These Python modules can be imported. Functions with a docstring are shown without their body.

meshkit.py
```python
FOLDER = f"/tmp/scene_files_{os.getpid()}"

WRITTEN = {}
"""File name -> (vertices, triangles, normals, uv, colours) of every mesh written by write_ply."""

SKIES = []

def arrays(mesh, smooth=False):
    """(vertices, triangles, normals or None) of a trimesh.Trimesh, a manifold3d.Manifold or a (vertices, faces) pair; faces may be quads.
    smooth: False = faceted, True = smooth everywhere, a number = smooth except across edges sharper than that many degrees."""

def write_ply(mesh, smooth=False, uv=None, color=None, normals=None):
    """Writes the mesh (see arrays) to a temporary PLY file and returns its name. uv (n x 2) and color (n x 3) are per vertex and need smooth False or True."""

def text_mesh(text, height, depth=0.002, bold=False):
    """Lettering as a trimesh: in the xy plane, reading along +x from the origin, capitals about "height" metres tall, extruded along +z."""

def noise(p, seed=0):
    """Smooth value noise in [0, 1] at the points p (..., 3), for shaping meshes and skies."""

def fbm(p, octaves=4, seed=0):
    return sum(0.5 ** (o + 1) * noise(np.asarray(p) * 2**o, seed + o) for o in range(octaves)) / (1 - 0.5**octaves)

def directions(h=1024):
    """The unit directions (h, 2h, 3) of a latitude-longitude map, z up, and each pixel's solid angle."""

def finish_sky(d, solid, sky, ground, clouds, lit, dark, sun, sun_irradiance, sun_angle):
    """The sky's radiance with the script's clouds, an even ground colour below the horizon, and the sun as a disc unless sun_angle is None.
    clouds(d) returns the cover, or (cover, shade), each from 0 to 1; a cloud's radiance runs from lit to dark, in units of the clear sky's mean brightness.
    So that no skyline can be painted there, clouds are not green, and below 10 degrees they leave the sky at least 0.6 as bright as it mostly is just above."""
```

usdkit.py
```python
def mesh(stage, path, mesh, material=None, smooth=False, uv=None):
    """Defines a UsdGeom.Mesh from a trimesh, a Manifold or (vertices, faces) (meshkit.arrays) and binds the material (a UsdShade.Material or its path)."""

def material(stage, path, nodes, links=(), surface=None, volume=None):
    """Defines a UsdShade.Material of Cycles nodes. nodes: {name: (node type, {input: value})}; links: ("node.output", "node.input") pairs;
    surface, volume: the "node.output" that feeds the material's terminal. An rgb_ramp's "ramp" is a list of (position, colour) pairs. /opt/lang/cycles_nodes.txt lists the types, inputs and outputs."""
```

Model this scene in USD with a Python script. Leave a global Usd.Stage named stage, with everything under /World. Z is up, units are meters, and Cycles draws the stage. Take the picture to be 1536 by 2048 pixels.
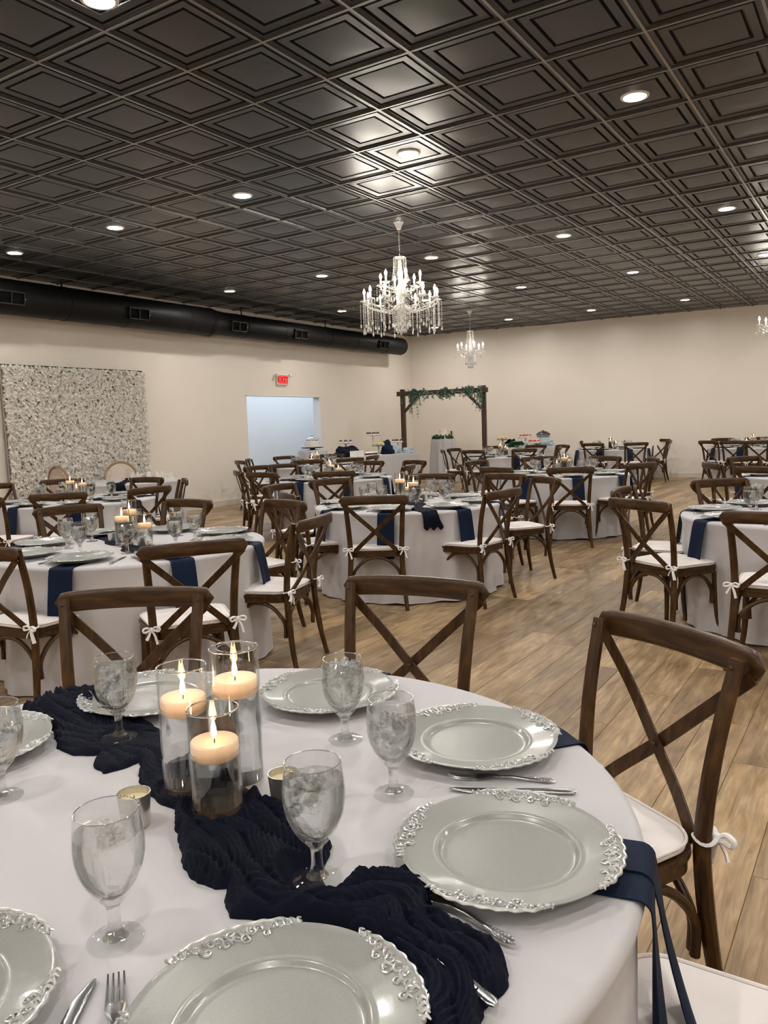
import math, random
import numpy as np, trimesh, usdkit
import manifold3d as m3
from meshkit import text_mesh, noise, fbm
from pxr import Usd, UsdGeom, UsdShade, Sdf, Gf, Vt

stage = Usd.Stage.CreateInMemory()
UsdGeom.SetStageUpAxis(stage, 'Z')
UsdGeom.SetStageMetersPerUnit(stage, 1.0)
UsdGeom.Xform.Define(stage, '/World')
PI = math.pi
RNG = random.Random(7)
NR = np.random.default_rng(7)

# ------------------------------------------------------------------ camera, exposure, light levels
F_PX, YAW, PITCH, ROLL = 1570.074, 0.573296851, -0.108805069, -0.0349050926
CAM = np.array([3.69029823, -3.05912127, 1.350])
EXPOSURE = 0.0
DOWNLIGHT = 430.0      # radiance of the recessed lamps' lenses
BULB = 240.0           # radiance of the chandelier bulbs
FLAME = 42.0           # radiance of the candle flames
HALL = 6.0            # radiance of the hall's ceiling panel


def cam_axes():
    cy, sy, cp, sp = math.cos(YAW), math.sin(YAW), math.cos(PITCH), math.sin(PITCH)
    fw = np.array([-sy * cp, cy * cp, sp]); r = np.array([cy, sy, 0.0]); u = np.cross(r, fw)
    c, s = math.cos(ROLL), math.sin(ROLL)
    return np.array([c * r + s * u, -s * r + c * u, fw])


AX = cam_axes()
cam = UsdGeom.Camera.Define(stage, '/World/camera')
cam.CreateHorizontalApertureAttr(36.0)
cam.CreateVerticalApertureAttr(48.0)
cam.CreateFocalLengthAttr(F_PX / 1536.0 * 36.0)
cam.CreateClippingRangeAttr(Gf.Vec2f(0.05, 200.0))
cam.CreateExposureAttr(EXPOSURE)
M = Gf.Matrix4d(1.0)
for i, v in enumerate((AX[0], AX[1], -AX[2], CAM)):
    M.SetRow(i, Gf.Vec4d(*map(float, v), 1.0 if i == 3 else 0.0))
cam.AddTransformOp().Set(M)


def proj(p):
    c = (np.atleast_2d(np.asarray(p, float)) - CAM) @ AX.T
    d = np.where(c[:, 2] > 0.05, c[:, 2], np.nan)
    return np.c_[768 + F_PX * c[:, 0] / d, 1024 - F_PX * c[:, 1] / d]


def ray(px, py):
    return np.array([(px - 768) / F_PX, -(py - 1024) / F_PX, 1.0]) @ AX


def onz(px, py, z):
    d = ray(px, py)
    return CAM + d * ((z - CAM[2]) / d[2])


def seen(p, m=60):
    q = proj(p)[0]
    return bool(np.isfinite(q[0]) and -m < q[0] < 1536 + m and -m < q[1] < 2048 + m)


# ------------------------------------------------------------------ materials
LOOKS = {}


def mat(name, nodes, links=(), surface='p.BSDF', volume=None):
    LOOKS[name] = usdkit.material(stage, '/World/Looks/' + name, nodes, links, surface=surface, volume=volume)
    return LOOKS[name]


def plain(name, col, rough=0.5, **kw):
    return mat(name, {'p': ('principled_bsdf', {'base_color': col, 'roughness': rough, **kw})})


def emit(name, col, strength):
    return mat(name, {'e': ('emission', {'color': col, 'strength': strength})}, surface='e.emission')


UsdGeom.Scope.Define(stage, '/World/Looks')
mat('wall_paint', {'g': ('geometry', {}), 'n': ('noise_texture', {'scale': 1.3, 'detail': 4.0}), 'n2': ('noise_texture', {'scale': 90.0, 'detail': 2.0}),
                   'r': ('rgb_ramp', {'ramp': [(0.3, (0.775, 0.705, 0.615)), (0.7, (0.805, 0.735, 0.645))]}),
                   'b': ('bump', {'strength': 0.06, 'distance': 0.004}), 'p': ('principled_bsdf', {'roughness': 0.33})},
    [('g.position', 'n.vector'), ('g.position', 'n2.vector'), ('n.fac', 'r.fac'), ('r.color', 'p.base_color'), ('n2.fac', 'b.height'), ('b.normal', 'p.normal')])
plain('hall_paint', (0.76, 0.785, 0.81), 0.5)
plain('base_paint', (0.66, 0.60, 0.52), 0.4)
mat('ceiling_vinyl', {'g': ('geometry', {}), 'n': ('noise_texture', {'scale': 220.0, 'detail': 1.0}), 'b': ('bump', {'strength': 0.05, 'distance': 0.002}),
                      'p': ('principled_bsdf', {'base_color': (0.0225, 0.0235, 0.0265), 'roughness': 0.34, 'specular_ior_level': 0.6})},
    [('g.position', 'n.vector'), ('n.fac', 'b.height'), ('b.normal', 'p.normal')])
plain('grid_metal', (0.34, 0.335, 0.33), 0.30, metallic=0.85)
mat('oak_plank', {'g': ('geometry', {}), 't': ('attribute', {'attribute': 'tone'}), 'off': ('vector_math', {'math_type': 'multiply_add', 'vector2': (37.0, 91.0, 0.0)}),
                  'm': ('mapping', {'scale': (1.0, 0.09, 1.0)}),
                  'n': ('noise_texture', {'scale': 40.0, 'detail': 6.0, 'roughness': 0.62, 'distortion': 0.8}),
                  'm2': ('mapping', {'scale': (1.0, 0.28, 1.0)}), 'n2': ('noise_texture', {'scale': 7.0, 'detail': 4.0, 'distortion': 1.6}),
                  'n3': ('noise_texture', {'scale': 5.5, 'detail': 2.0}), 'kn': ('rgb_ramp', {'ramp': [(0.70, (0, 0, 0)), (0.80, (1, 1, 1))]}),
                  'a': ('rgb_ramp', {'ramp': [(0.28, (0.200, 0.125, 0.060)), (0.5, (0.340, 0.228, 0.120)), (0.72, (0.47, 0.335, 0.190))]}),
                  'b': ('rgb_ramp', {'ramp': [(0.30, (0.62, 0.60, 0.58)), (0.7, (1.12, 1.12, 1.12))]}),
                  'tr': ('rgb_ramp', {'ramp': [(0.0, (0.66, 0.63, 0.60)), (0.5, (0.98, 0.98, 0.98)), (1.0, (1.30, 1.29, 1.25))]}),
                  'x1': ('mix_color', {'blend_type': 'multiply', 'fac': 1.0}), 'x2': ('mix_color', {'blend_type': 'multiply', 'fac': 1.0}),
                  'x3': ('mix_color', {'blend_type': 'mix', 'b': (0.12, 0.07, 0.035)}),
                  'kf': ('math', {'math_type': 'multiply', 'value2': 0.5}),
                  'bp': ('bump', {'strength': 0.12, 'distance': 0.002}), 'p': ('principled_bsdf', {'roughness': 0.40, 'specular_ior_level': 0.4})},
    [('t.vector', 'off.vector1'), ('g.position', 'off.vector3'), ('off.vector', 'm.vector'), ('m.vector', 'n.vector'), ('off.vector', 'm2.vector'), ('m2.vector', 'n2.vector'),
     ('m2.vector', 'n3.vector'), ('n3.fac', 'kn.fac'), ('n.fac', 'a.fac'), ('n2.fac', 'b.fac'), ('t.fac', 'tr.fac'), ('a.color', 'x1.a'), ('b.color', 'x1.b'), ('x1.result', 'x2.a'), ('tr.color', 'x2.b'),
     ('kn.color', 'kf.value1'), ('kf.value', 'x3.fac'), ('x2.result', 'x3.a'), ('x3.result', 'p.base_color'), ('n.fac', 'bp.height'), ('bp.normal', 'p.normal')])
mat('walnut', {'t': ('texture_coordinate', {}), 'm': ('mapping', {'scale': (9.0, 9.0, 2.2)}), 'n': ('noise_texture', {'scale': 5.0, 'detail': 5.0, 'distortion': 0.8}),
               'r': ('rgb_ramp', {'ramp': [(0.3, (0.023, 0.0094, 0.0026)), (0.55, (0.056, 0.0250, 0.0060)), (0.75, (0.100, 0.0470, 0.0120))]}),
               'p': ('principled_bsdf', {'roughness': 0.33, 'specular_ior_level': 0.35})},
    [('t.object', 'm.vector'), ('m.vector', 'n.vector'), ('n.fac', 'r.fac'), ('r.color', 'p.base_color')])
mat('walnut_rail', {'t': ('texture_coordinate', {}), 'm': ('mapping', {'scale': (1.6, 9.0, 10.0)}), 'n': ('noise_texture', {'scale': 5.0, 'detail': 5.0, 'distortion': 0.8}),
               'r': ('rgb_ramp', {'ramp': [(0.3, (0.023, 0.0094, 0.0026)), (0.55, (0.056, 0.0250, 0.0060)), (0.75, (0.100, 0.0470, 0.0120))]}),
               'p': ('principled_bsdf', {'roughness': 0.33, 'specular_ior_level': 0.35})},
    [('t.object', 'm.vector'), ('m.vector', 'n.vector'), ('n.fac', 'r.fac'), ('r.color', 'p.base_color')])


def fabric(name, col, rough=0.85, scale=900.0, strength=0.08, sheen=0.15, spec=0.3):
    mat(name, {'t': ('texture_coordinate', {}), 'n': ('noise_texture', {'scale': scale, 'detail': 1.0}), 'b': ('bump', {'strength': strength, 'distance': 0.001}),
               'p': ('principled_bsdf', {'base_color': col, 'roughness': rough, 'sheen_weight': sheen, 'specular_ior_level': spec})},
        [('t.object', 'n.vector'), ('n.fac', 'b.height'), ('b.normal', 'p.normal')])


fabric('white_cloth', (0.515, 0.497, 0.503), 0.8)
fabric('cushion_fabric', (0.80, 0.74, 0.71), 0.85)
fabric('tie_fabric', (0.82, 0.80, 0.79), 0.85)
fabric('navy_napkin', (0.0055, 0.0125, 0.034), 0.6, sheen=0.0, spec=0.12)
fabric('navy_gauze', (0.0024, 0.0034, 0.0120), 0.7, 1500.0, 0.3, 0.0, 0.12)
mat('charger_pearl', {'t': ('texture_coordinate', {}), 'n': ('noise_texture', {'scale': 700.0, 'detail': 0.0}), 'r': ('rgb_ramp', {'ramp': [(0.3, (0.285, 0.285, 0.262)), (0.7, (0.315, 0.315, 0.292))]}),
                      'p': ('principled_bsdf', {'roughness': 0.34, 'metallic': 0.15, 'coat_weight': 0.5, 'coat_roughness': 0.12})},
    [('t.object', 'n.vector'), ('n.fac', 'r.fac'), ('r.color', 'p.base_color')])
plain('charger_silver', (0.55, 0.55, 0.535), 0.28, metallic=0.6)
plain('cutlery_steel', (0.50, 0.50, 0.50), 0.2, metallic=1.0)
plain('chrome', (0.78, 0.77, 0.75), 0.2, metallic=0.6)
plain('crackled_silver', (0.62, 0.60, 0.56), 0.25, metallic=0.9)
def clear_mix(name, ior, share, edge, tint):
    """Clear glass or water: part refracts, part lets light straight through (so that it does not block the lamps' light), with a mirror edge."""
    nodes = {'w': ('layer_weight', {'blend': 0.5}), 'pw': ('math', {'math_type': 'power', 'value2': 4.0}), 'sc': ('math', {'math_type': 'multiply_add', 'value2': edge, 'value3': 0.035}),
             't': ('transparent_bsdf', {'color': tint}), 'g': ('glossy_bsdf', {'roughness': 0.02, 'color': (1, 1, 1)}), 'x': ('mix_closure', {})}
    links = [('w.facing', 'pw.value1'), ('pw.value', 'sc.value1'), ('sc.value', 'x.fac'), ('t.BSDF', 'x.closure1'), ('g.BSDF', 'x.closure2')]
    if share > 0:
        nodes.update({'p': ('principled_bsdf', {'base_color': (1, 1, 1), 'roughness': 0.0, 'ior': ior, 'transmission_weight': 1.0}), 'y': ('mix_closure', {'fac': share})})
        links += [('x.closure', 'y.closure1'), ('p.BSDF', 'y.closure2')]
    mat(name, nodes, links, surface='y.closure' if share > 0 else 'x.closure')


clear_mix('foot_glass', 1.45, 0.0, 0.95, (0.985, 0.988, 0.985))
clear_mix('stem_glass', 1.45, 0.55, 0.6, (0.985, 0.988, 0.985))
mat('solid_glass', {'p': ('principled_bsdf', {'base_color': (1, 1, 1), 'roughness': 0.0, 'ior': 1.45, 'transmission_weight': 1.0})})
clear_mix('thin_glass', 1.45, 0.0, 0.7, (0.985, 0.988, 0.985))
clear_mix('water', 1.33, 0.50, 0.12, (0.99, 0.993, 0.992))
clear_mix('vase_water', 1.33, 0.75, 0.12, (0.985, 0.99, 0.988))
mat('ice', {'t': ('transparent_bsdf', {'color': (0.98, 0.985, 0.985)}), 'g': ('glossy_bsdf', {'roughness': 0.08, 'color': (1, 1, 1)}), 'd': ('principled_bsdf', {'base_color': (0.93, 0.945, 0.94), 'roughness': 0.25}),
            'w': ('layer_weight', {'blend': 0.5}), 'pw': ('math', {'math_type': 'multiply_add', 'value2': 0.30, 'value3': 0.05}), 'gm': ('geometry', {}), 'n': ('noise_texture', {'scale': 160.0, 'detail': 2.0}),
            'nf': ('map_range', {'from_min': 0.42, 'from_max': 0.70, 'to_min': 0.05, 'to_max': 0.55}), 'x': ('mix_closure', {}), 'y': ('mix_closure', {})},
    [('w.facing', 'pw.value1'), ('pw.value', 'x.fac'), ('t.BSDF', 'x.closure1'), ('g.BSDF', 'x.closure2'), ('gm.position', 'n.vector'), ('n.fac', 'nf.value'), ('nf.result', 'y.fac'), ('x.closure', 'y.closure1'), ('d.BSDF', 'y.closure2')], surface='y.closure')
mat('crystal', {'a': ('principled_bsdf', {'base_color': (1, 1, 1), 'roughness': 0.02, 'ior': 1.55, 'transmission_weight': 1.0}),
                'b': ('principled_bsdf', {'base_color': (0.88, 0.87, 0.83), 'roughness': 0.15}), 'tr': ('translucent_bsdf', {'color': (0.85, 0.84, 0.8)}),
                'y': ('mix_closure', {'fac': 0.5}), 'x': ('mix_closure', {'fac': 0.45})},
    [('b.BSDF', 'y.closure1'), ('tr.BSDF', 'y.closure2'), ('a.BSDF', 'x.closure1'), ('y.closure', 'x.closure2')], surface='x.closure')
mat('wax', {'p': ('principled_bsdf', {'base_color': (0.88, 0.51, 0.36), 'roughness': 0.45, 'subsurface_weight': 0.5, 'subsurface_radius': (1.0, 0.55, 0.4), 'subsurface_scale': 0.025})})
plain('votive_wax', (0.72, 0.62, 0.36), 0.5)
plain('wick_black', (0.02, 0.018, 0.015), 0.8)
emit('flame', (1.0, 0.66, 0.34), FLAME)
emit('bulb_glow', (1.0, 0.92, 0.79), BULB)
emit('lens_glow', (1.0, 0.955, 0.90), DOWNLIGHT)
emit('hall_glow', (0.76, 0.87, 1.0), HALL)
emit('exit_red', (1.0, 0.10, 0.09), 1.1)
emit('exit_letter', (0.8, 0.04, 0.04), 0.6)
plain('white_plastic', (0.78, 0.76, 0.72), 0.4)
plain('duct_black', (0.0055, 0.0055, 0.006), 0.5, specular_ior_level=0.22)
plain('vent_black', (0.006, 0.006, 0.006), 0.3)
plain('zinc', (0.45, 0.44, 0.42), 0.35, metallic=0.8)
mat('petal', {'a': ('principled_bsdf', {'base_color': (0.90, 0.865, 0.81), 'roughness': 0.7}), 'b': ('translucent_bsdf', {'color': (0.88, 0.84, 0.77)}), 'x': ('mix_closure', {'fac': 0.25})},
    [('a.BSDF', 'x.closure1'), ('b.BSDF', 'x.closure2')], surface='x.closure')
plain('panel_dark', (0.26, 0.245, 0.20), 0.8)
plain('frame_wood_dark', (0.055, 0.024, 0.013), 0.5)
plain('leaf_green', (0.035, 0.085, 0.040), 0.5)
plain('leaf_grey', (0.22, 0.29, 0.24), 0.6)
plain('beech', (0.30, 0.20, 0.115), 0.45)
plain('linen', (0.62, 0.51, 0.43), 0.8)
plain('icing', (0.80, 0.77, 0.70), 0.5)
plain('chocolate', (0.05, 0.02, 0.012), 0.4)
plain('berry', (0.45, 0.03, 0.02), 0.35)
plain('lemon', (0.75, 0.55, 0.10), 0.45)
plain('porcelain', (0.78, 0.77, 0.74), 0.2)
plain('slate_tray', (0.02, 0.02, 0.022), 0.35)
fabric('dusty_blue', (0.33, 0.40, 0.44), 0.8)

# ------------------------------------------------------------------ prim helpers
USED = set()


def numbered(parent, name):
    p, k = f'{parent}/{name}', 0
    while p in USED:
        k += 1
        p = f'{parent}/{name}_{k:03d}'
    USED.add(p)
    return p


def tag(prim, label=None, cat=None, group=None, kind=None):
    prim = prim.GetPrim() if hasattr(prim, 'GetPrim') else prim
    for k, v in (('label', label), ('category', cat), ('group', group), ('kind', kind)):
        if v:
            prim.SetCustomDataByKey(k, v)
    return prim


def obj(name, mesh, m, parent='/World', smooth=35, loc=None):
    parent = str(parent.GetPath()) if hasattr(parent, 'GetPath') else parent
    if isinstance(mesh, list):
        mesh = trimesh.util.concatenate(mesh)
    g = usdkit.mesh(stage, numbered(parent, name), mesh, LOOKS[m], smooth=smooth)
    if loc is not None:
        g.AddTranslateOp().Set(Gf.Vec3d(*map(float, loc)))
    return g.GetPrim()


def thing(name, label, cat, loc=(0, 0, 0), rz=0.0, group=None):
    x = UsdGeom.Xform.Define(stage, numbered('/World', name))
    x.AddTranslateOp().Set(Gf.Vec3d(*map(float, loc)))
    x.AddRotateZOp().Set(math.degrees(rz))
    return tag(x, label, cat, group)


def move(prim, loc, rz):
    for op in UsdGeom.Xformable(prim).GetOrderedXformOps():
        op.Set(Gf.Vec3d(*map(float, loc)) if 'translate' in op.GetOpName() else math.degrees(rz))


class Kind:
    """One prototype, placed the first time itself, then as instanceable copies that reference it."""
    def __init__(self, name, build):
        self.name, self.build, self.first = name, build, None

    def place(self, loc, rz, label, cat, group=None):
        if self.first is None:
            self.first = thing(self.name, label, cat, loc, rz, group)
            self.build(self.first)
            return self.first
        t = thing(self.name, label, cat, loc, rz, group)
        t.GetReferences().AddInternalReference(self.first.GetPath())
        t.SetInstanceable(True)
        return t


def struct(name, mesh, m, parent='/World', smooth=False, label=None):
    p = obj(name, mesh, m, parent, smooth)
    if parent == '/World':
        tag(p, label, None, None, 'structure')
    return p


# ------------------------------------------------------------------ shape helpers
def bx(x0, x1, y0, y1, z0, z1):
    b = trimesh.creation.box([x1 - x0, y1 - y0, z1 - z0])
    b.apply_translation([(x0 + x1) / 2, (y0 + y1) / 2, (z0 + z1) / 2])
    return b


def rbox(sx, sy, sz, r, c=(0, 0, 0), seg=8):
    pts = [m3.Manifold.sphere(r, seg).translate([a * (sx / 2 - r), b * (sy / 2 - r), d * (sz / 2 - r)]) for a in (-1, 1) for b in (-1, 1) for d in (-1, 1)]
    m = m3.Manifold.batch_hull(pts).translate(list(map(float, c))).to_mesh()
    return trimesh.Trimesh(m.vert_properties[:, :3], m.tri_verts, process=False)


def lathe(profile, n=32, close=False):
    """profile: (r, z) pairs from bottom to top; r = 0 closes a pole."""
    pr = np.array(profile, float)
    a = np.linspace(0, 2 * PI, n, endpoint=False)
    v = np.stack([pr[:, 0, None] * np.cos(a), pr[:, 0, None] * np.sin(a), np.repeat(pr[:, 1, None], n, 1)], -1).reshape(-1, 3)
    k = len(pr)
    f = []
    idx = np.arange(k * n).reshape(k, n)
    rows = range(k if close else k - 1)
    for i in rows:
        A, B = idx[i], idx[(i + 1) % k]
        A1, B1 = np.roll(A, -1), np.roll(B, -1)
        if pr[i, 0] > 1e-9:
            f.append(np.c_[A, A1, B])
        if pr[(i + 1) % k, 0] > 1e-9:
            f.append(np.c_[A1, B1, B])
    m = trimesh.Trimesh(v, np.vstack(f), process=False)
    m.merge_vertices()
    m.update_faces(m.nondegenerate_faces())
    m.remove_unreferenced_vertices()
    return m


def cyl(r, h, n=16, c=(0, 0, 0)):
    m = lathe([(0, 0), (r, 0), (r, h), (0, h)], n)
    m.apply_translation(c)
    return m


def tube(path, r, n=8, cap=True, up=(0, 0, 1), flat=1.0):
    """A swept tube; r is one radius or one per point; flat squashes the section across 'up'."""
    P = np.asarray(path, float)
    k = len(P)
    R = np.broadcast_to(np.asarray(r, float), (k,))
    T = np.gradient(P, axis=0)
    T /= np.linalg.norm(T, axis=1, keepdims=True) + 1e-12
    a = np.linspace(0, 2 * PI, n, endpoint=False)
    side = np.cross(T[0], up)
    if np.linalg.norm(side) < 1e-3:
        side = np.cross(T[0], (1, 0, 0))
    V = []
    for i in range(k):
        side = side - T[i] * (side @ T[i])
        side /= np.linalg.norm(side) + 1e-12
        o = np.cross(side, T[i])
        V.append(P[i] + R[i] * (np.cos(a)[:, None] * side + flat * np.sin(a)[:, None] * o))
    V = np.vstack(V)
    idx = np.arange(k * n).reshape(k, n)
    f = []
    for i in range(k - 1):
        A, B = idx[i], idx[i + 1]
        f += [np.c_[A, np.roll(A, -1), B], np.c_[np.roll(A, -1), np.roll(B, -1), B]]
    if cap:
        V = np.vstack([V, P[0], P[-1]])
        A, B = idx[0], idx[-1]
        f += [np.c_[np.roll(A, -1), A, np.full(n, k * n)], np.c_[B, np.roll(B, -1), np.full(n, k * n + 1)]]
    return trimesh.Trimesh(V, np.vstack(f), process=False)


def strip(path, w, t, normal_ref):
    """A flat band swept along path: width w along (tangent x thickness direction), thickness t along normal_ref."""
    P = np.asarray(path, float)
    T = np.gradient(P, axis=0)
    T /= np.linalg.norm(T, axis=1, keepdims=True)
    N = np.asarray(normal_ref, float)
    V, k = [], len(P)
    for i in range(k):
        nn = N - T[i] * (N @ T[i]); nn /= np.linalg.norm(nn)
        s = np.cross(T[i], nn)
        e = 0.25 * t
        for a, b in ((-1, -0.5), (-1, 0.5), (-0.94, 1), (0.94, 1), (1, 0.5), (1, -0.5), (0.94, -1), (-0.94, -1)):
            V.append(P[i] + s * (a * w / 2) + nn * (b * t / 2))
    idx = np.arange(k * 8).reshape(k, 8)
    f = []
    for i in range(k - 1):
        A, B = idx[i], idx[i + 1]
        f += [np.c_[A, np.roll(A, -1), B], np.c_[np.roll(A, -1), np.roll(B, -1), B]]
    for A, fl in ((idx[0], 1), (idx[-1], -1)):
        for j in range(1, 7):
            f.append(np.array([[A[0], A[j], A[j + 1]][::fl]]))
    m = trimesh.Trimesh(np.array(V), np.vstack(f), process=False)
    m.fix_normals()
    return m


def curve(pts, n=16):
    """Catmull-Rom through the points."""
    P = np.asarray(pts, float)
    P = np.vstack([2 * P[0] - P[1], P, 2 * P[-1] - P[-2]])
    out = []
    for i in range(1, len(P) - 2):
        for t in np.linspace(0, 1, n, endpoint=False):
            a, b, c, d = P[i - 1:i + 3]
            out.append(0.5 * ((2 * b) + (c - a) * t + (2 * a - 5 * b + 4 * c - d) * t * t + (3 * b - a - 3 * c + d) * t ** 3))
    return np.array(out + [P[-2]])


def prism(pts, z0, z1):
    from shapely.geometry import Polygon
    m = trimesh.creation.extrude_polygon(Polygon(pts), z1 - z0, engine='earcut')
    m.apply_translation([0, 0, z0])
    return m


def grid_mesh(V):
    """Quads over an (a, b, 3) array of points."""
    a, b = V.shape[:2]
    idx = np.arange(a * b).reshape(a, b)
    q = np.stack([idx[:-1, :-1], idx[1:, :-1], idx[1:, 1:], idx[:-1, 1:]], -1).reshape(-1, 4)
    return trimesh.Trimesh(V.reshape(-1, 3), np.vstack([q[:, :3], q[:, [0, 2, 3]]]), process=False)


def thicken(V, t):
    """A closed sheet: V (a, b, 3) and its copy pushed t along the normals."""
    n = np.cross(np.gradient(V, axis=0), np.gradient(V, axis=1))
    n /= np.linalg.norm(n, axis=-1, keepdims=True) + 1e-12
    A, B = grid_mesh(V), grid_mesh(V - n * t)
    a, b = V.shape[:2]
    idx = np.arange(a * b).reshape(a, b)
    loop = np.r_[idx[0, :-1], idx[:-1, -1], idx[-1, :0:-1], idx[:0:-1, 0]]
    nx = np.roll(loop, -1)
    k = a * b
    f = np.vstack([A.faces, B.faces[:, ::-1] + k, np.c_[loop, nx, nx + k], np.c_[loop, nx + k, loop + k]])
    m = trimesh.Trimesh(np.vstack([A.vertices, B.vertices]), f, process=False)
    return m


def turned(m, rz=0, loc=(0, 0, 0), rx=0, ry=0):
    m = m.copy()
    for a, ax in ((rx, [1, 0, 0]), (ry, [0, 1, 0]), (rz, [0, 0, 1])):
        if a:
            m.apply_transform(trimesh.transformations.rotation_matrix(a, ax))
    m.apply_translation(loc)
    return m


# ------------------------------------------------------------------ the room
CEIL, XL, XR, YF = 3.558, -6.55, 8.2, -7.0
BA, BS = np.array([-6.62, 14.25]), 0.111          # the back wall's start and slope (it is not square to the side wall)


def yback(x):
    return BA[1] + BS * (x - BA[0])


T_IN = 0.6096
# floor planks, running along y
PW, PLEN = 0.178, 1.32
fl = bx(XL - 2.2, XR + 0.2, YF - 0.2, 16.2, -0.12, -0.006)
floor = struct('floor', fl, 'oak_plank', label='light oak plank floor under the whole banquet room')
planks = []
nx0, nx1 = int(XL // PW) - 10, int(XR // PW) + 2
for ix in range(nx0, nx1):
    rr = random.Random(ix * 31 + 5)
    y = YF - 0.1 - rr.random() * PLEN
    while y < 16:
        x0, x1, y0, y1 = ix * PW + 0.006, ix * PW + PW + 0.006, y, y + PLEN
        y += PLEN
        cx, cy = (x0 + x1) / 2, (y0 + y1) / 2
        if x1 > XR + 0.1 or y1 < YF or y0 > yback(cx) + 0.1 or (cx < XL and not 4.6 < cy < 13.8):
            continue
        planks.append((x0, x1, y0, y1, rr.random()))


def plank_mesh(x0, x1, y0, y1):
    e, g, d = 0.0019, 0.0005, 0.0020
    v = [[x0 + g, y0 + g, -d], [x1 - g, y0 + g, -d], [x1 - g, y1 - g, -d], [x0 + g, y1 - g, -d], [x0 + e, y0 + e, 0], [x1 - e, y0 + e, 0], [x1 - e, y1 - e, 0], [x0 + e, y1 - e, 0],
         [x0 + g, y0 + g, -0.006], [x1 - g, y0 + g, -0.006], [x1 - g, y1 - g, -0.006], [x0 + g, y1 - g, -0.006]]
    f = [[4, 5, 6], [4, 6, 7]]
    for i in range(4):
        j = (i + 1) % 4
        f += [[i, j, 4 + j], [i, 4 + j, 4 + i], [8 + i, 8 + j, j], [8 + i, j, i]]
    return trimesh.Trimesh(v, f, process=False)


def tone(prim, values):
    UsdGeom.PrimvarsAPI(prim).CreatePrimvar('tone', Sdf.ValueTypeNames.FloatArray, 'vertex').Set(Vt.FloatArray.FromNumpy(np.asarray(values, np.float32)))


def shown(x0, x1, y0, y1, z):
    q = proj([[x, y, z] for x in (x0, x1) for y in (y0, y1)])
    c = np.nan_to_num(q.mean(0), nan=-1e6)
    if not np.isfinite(q).all() or q[:, 0].max() < 0 or q[:, 0].min() > 1536 or q[:, 1].max() < 0 or q[:, 1].min() > 2048:
        return 0.0
    a = q[[0, 1, 3, 2]]
    return 0.5 * abs(np.dot(a[:, 0], np.roll(a[:, 1], 1)) - np.dot(a[:, 1], np.roll(a[:, 0], 1)))


tone(floor, np.full(8, 0.5))
order = sorted(range(len(planks)), key=lambda i: -shown(*planks[i][:4], 0))
rest, rtone = [], []
for n, i in enumerate(order):
    m = plank_mesh(*planks[i][:4])
    if n < 290:
        tone(obj('plank', m, 'oak_plank', floor, False), np.full(len(m.vertices), planks[i][4]))
    else:
        rest.append(m); rtone.append(np.full(len(m.vertices), planks[i][4]))
p = obj('planks_beyond', rest, 'oak_plank', floor, False)
tone(p, np.concatenate(rtone)); tag(p, kind='stuff')

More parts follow.
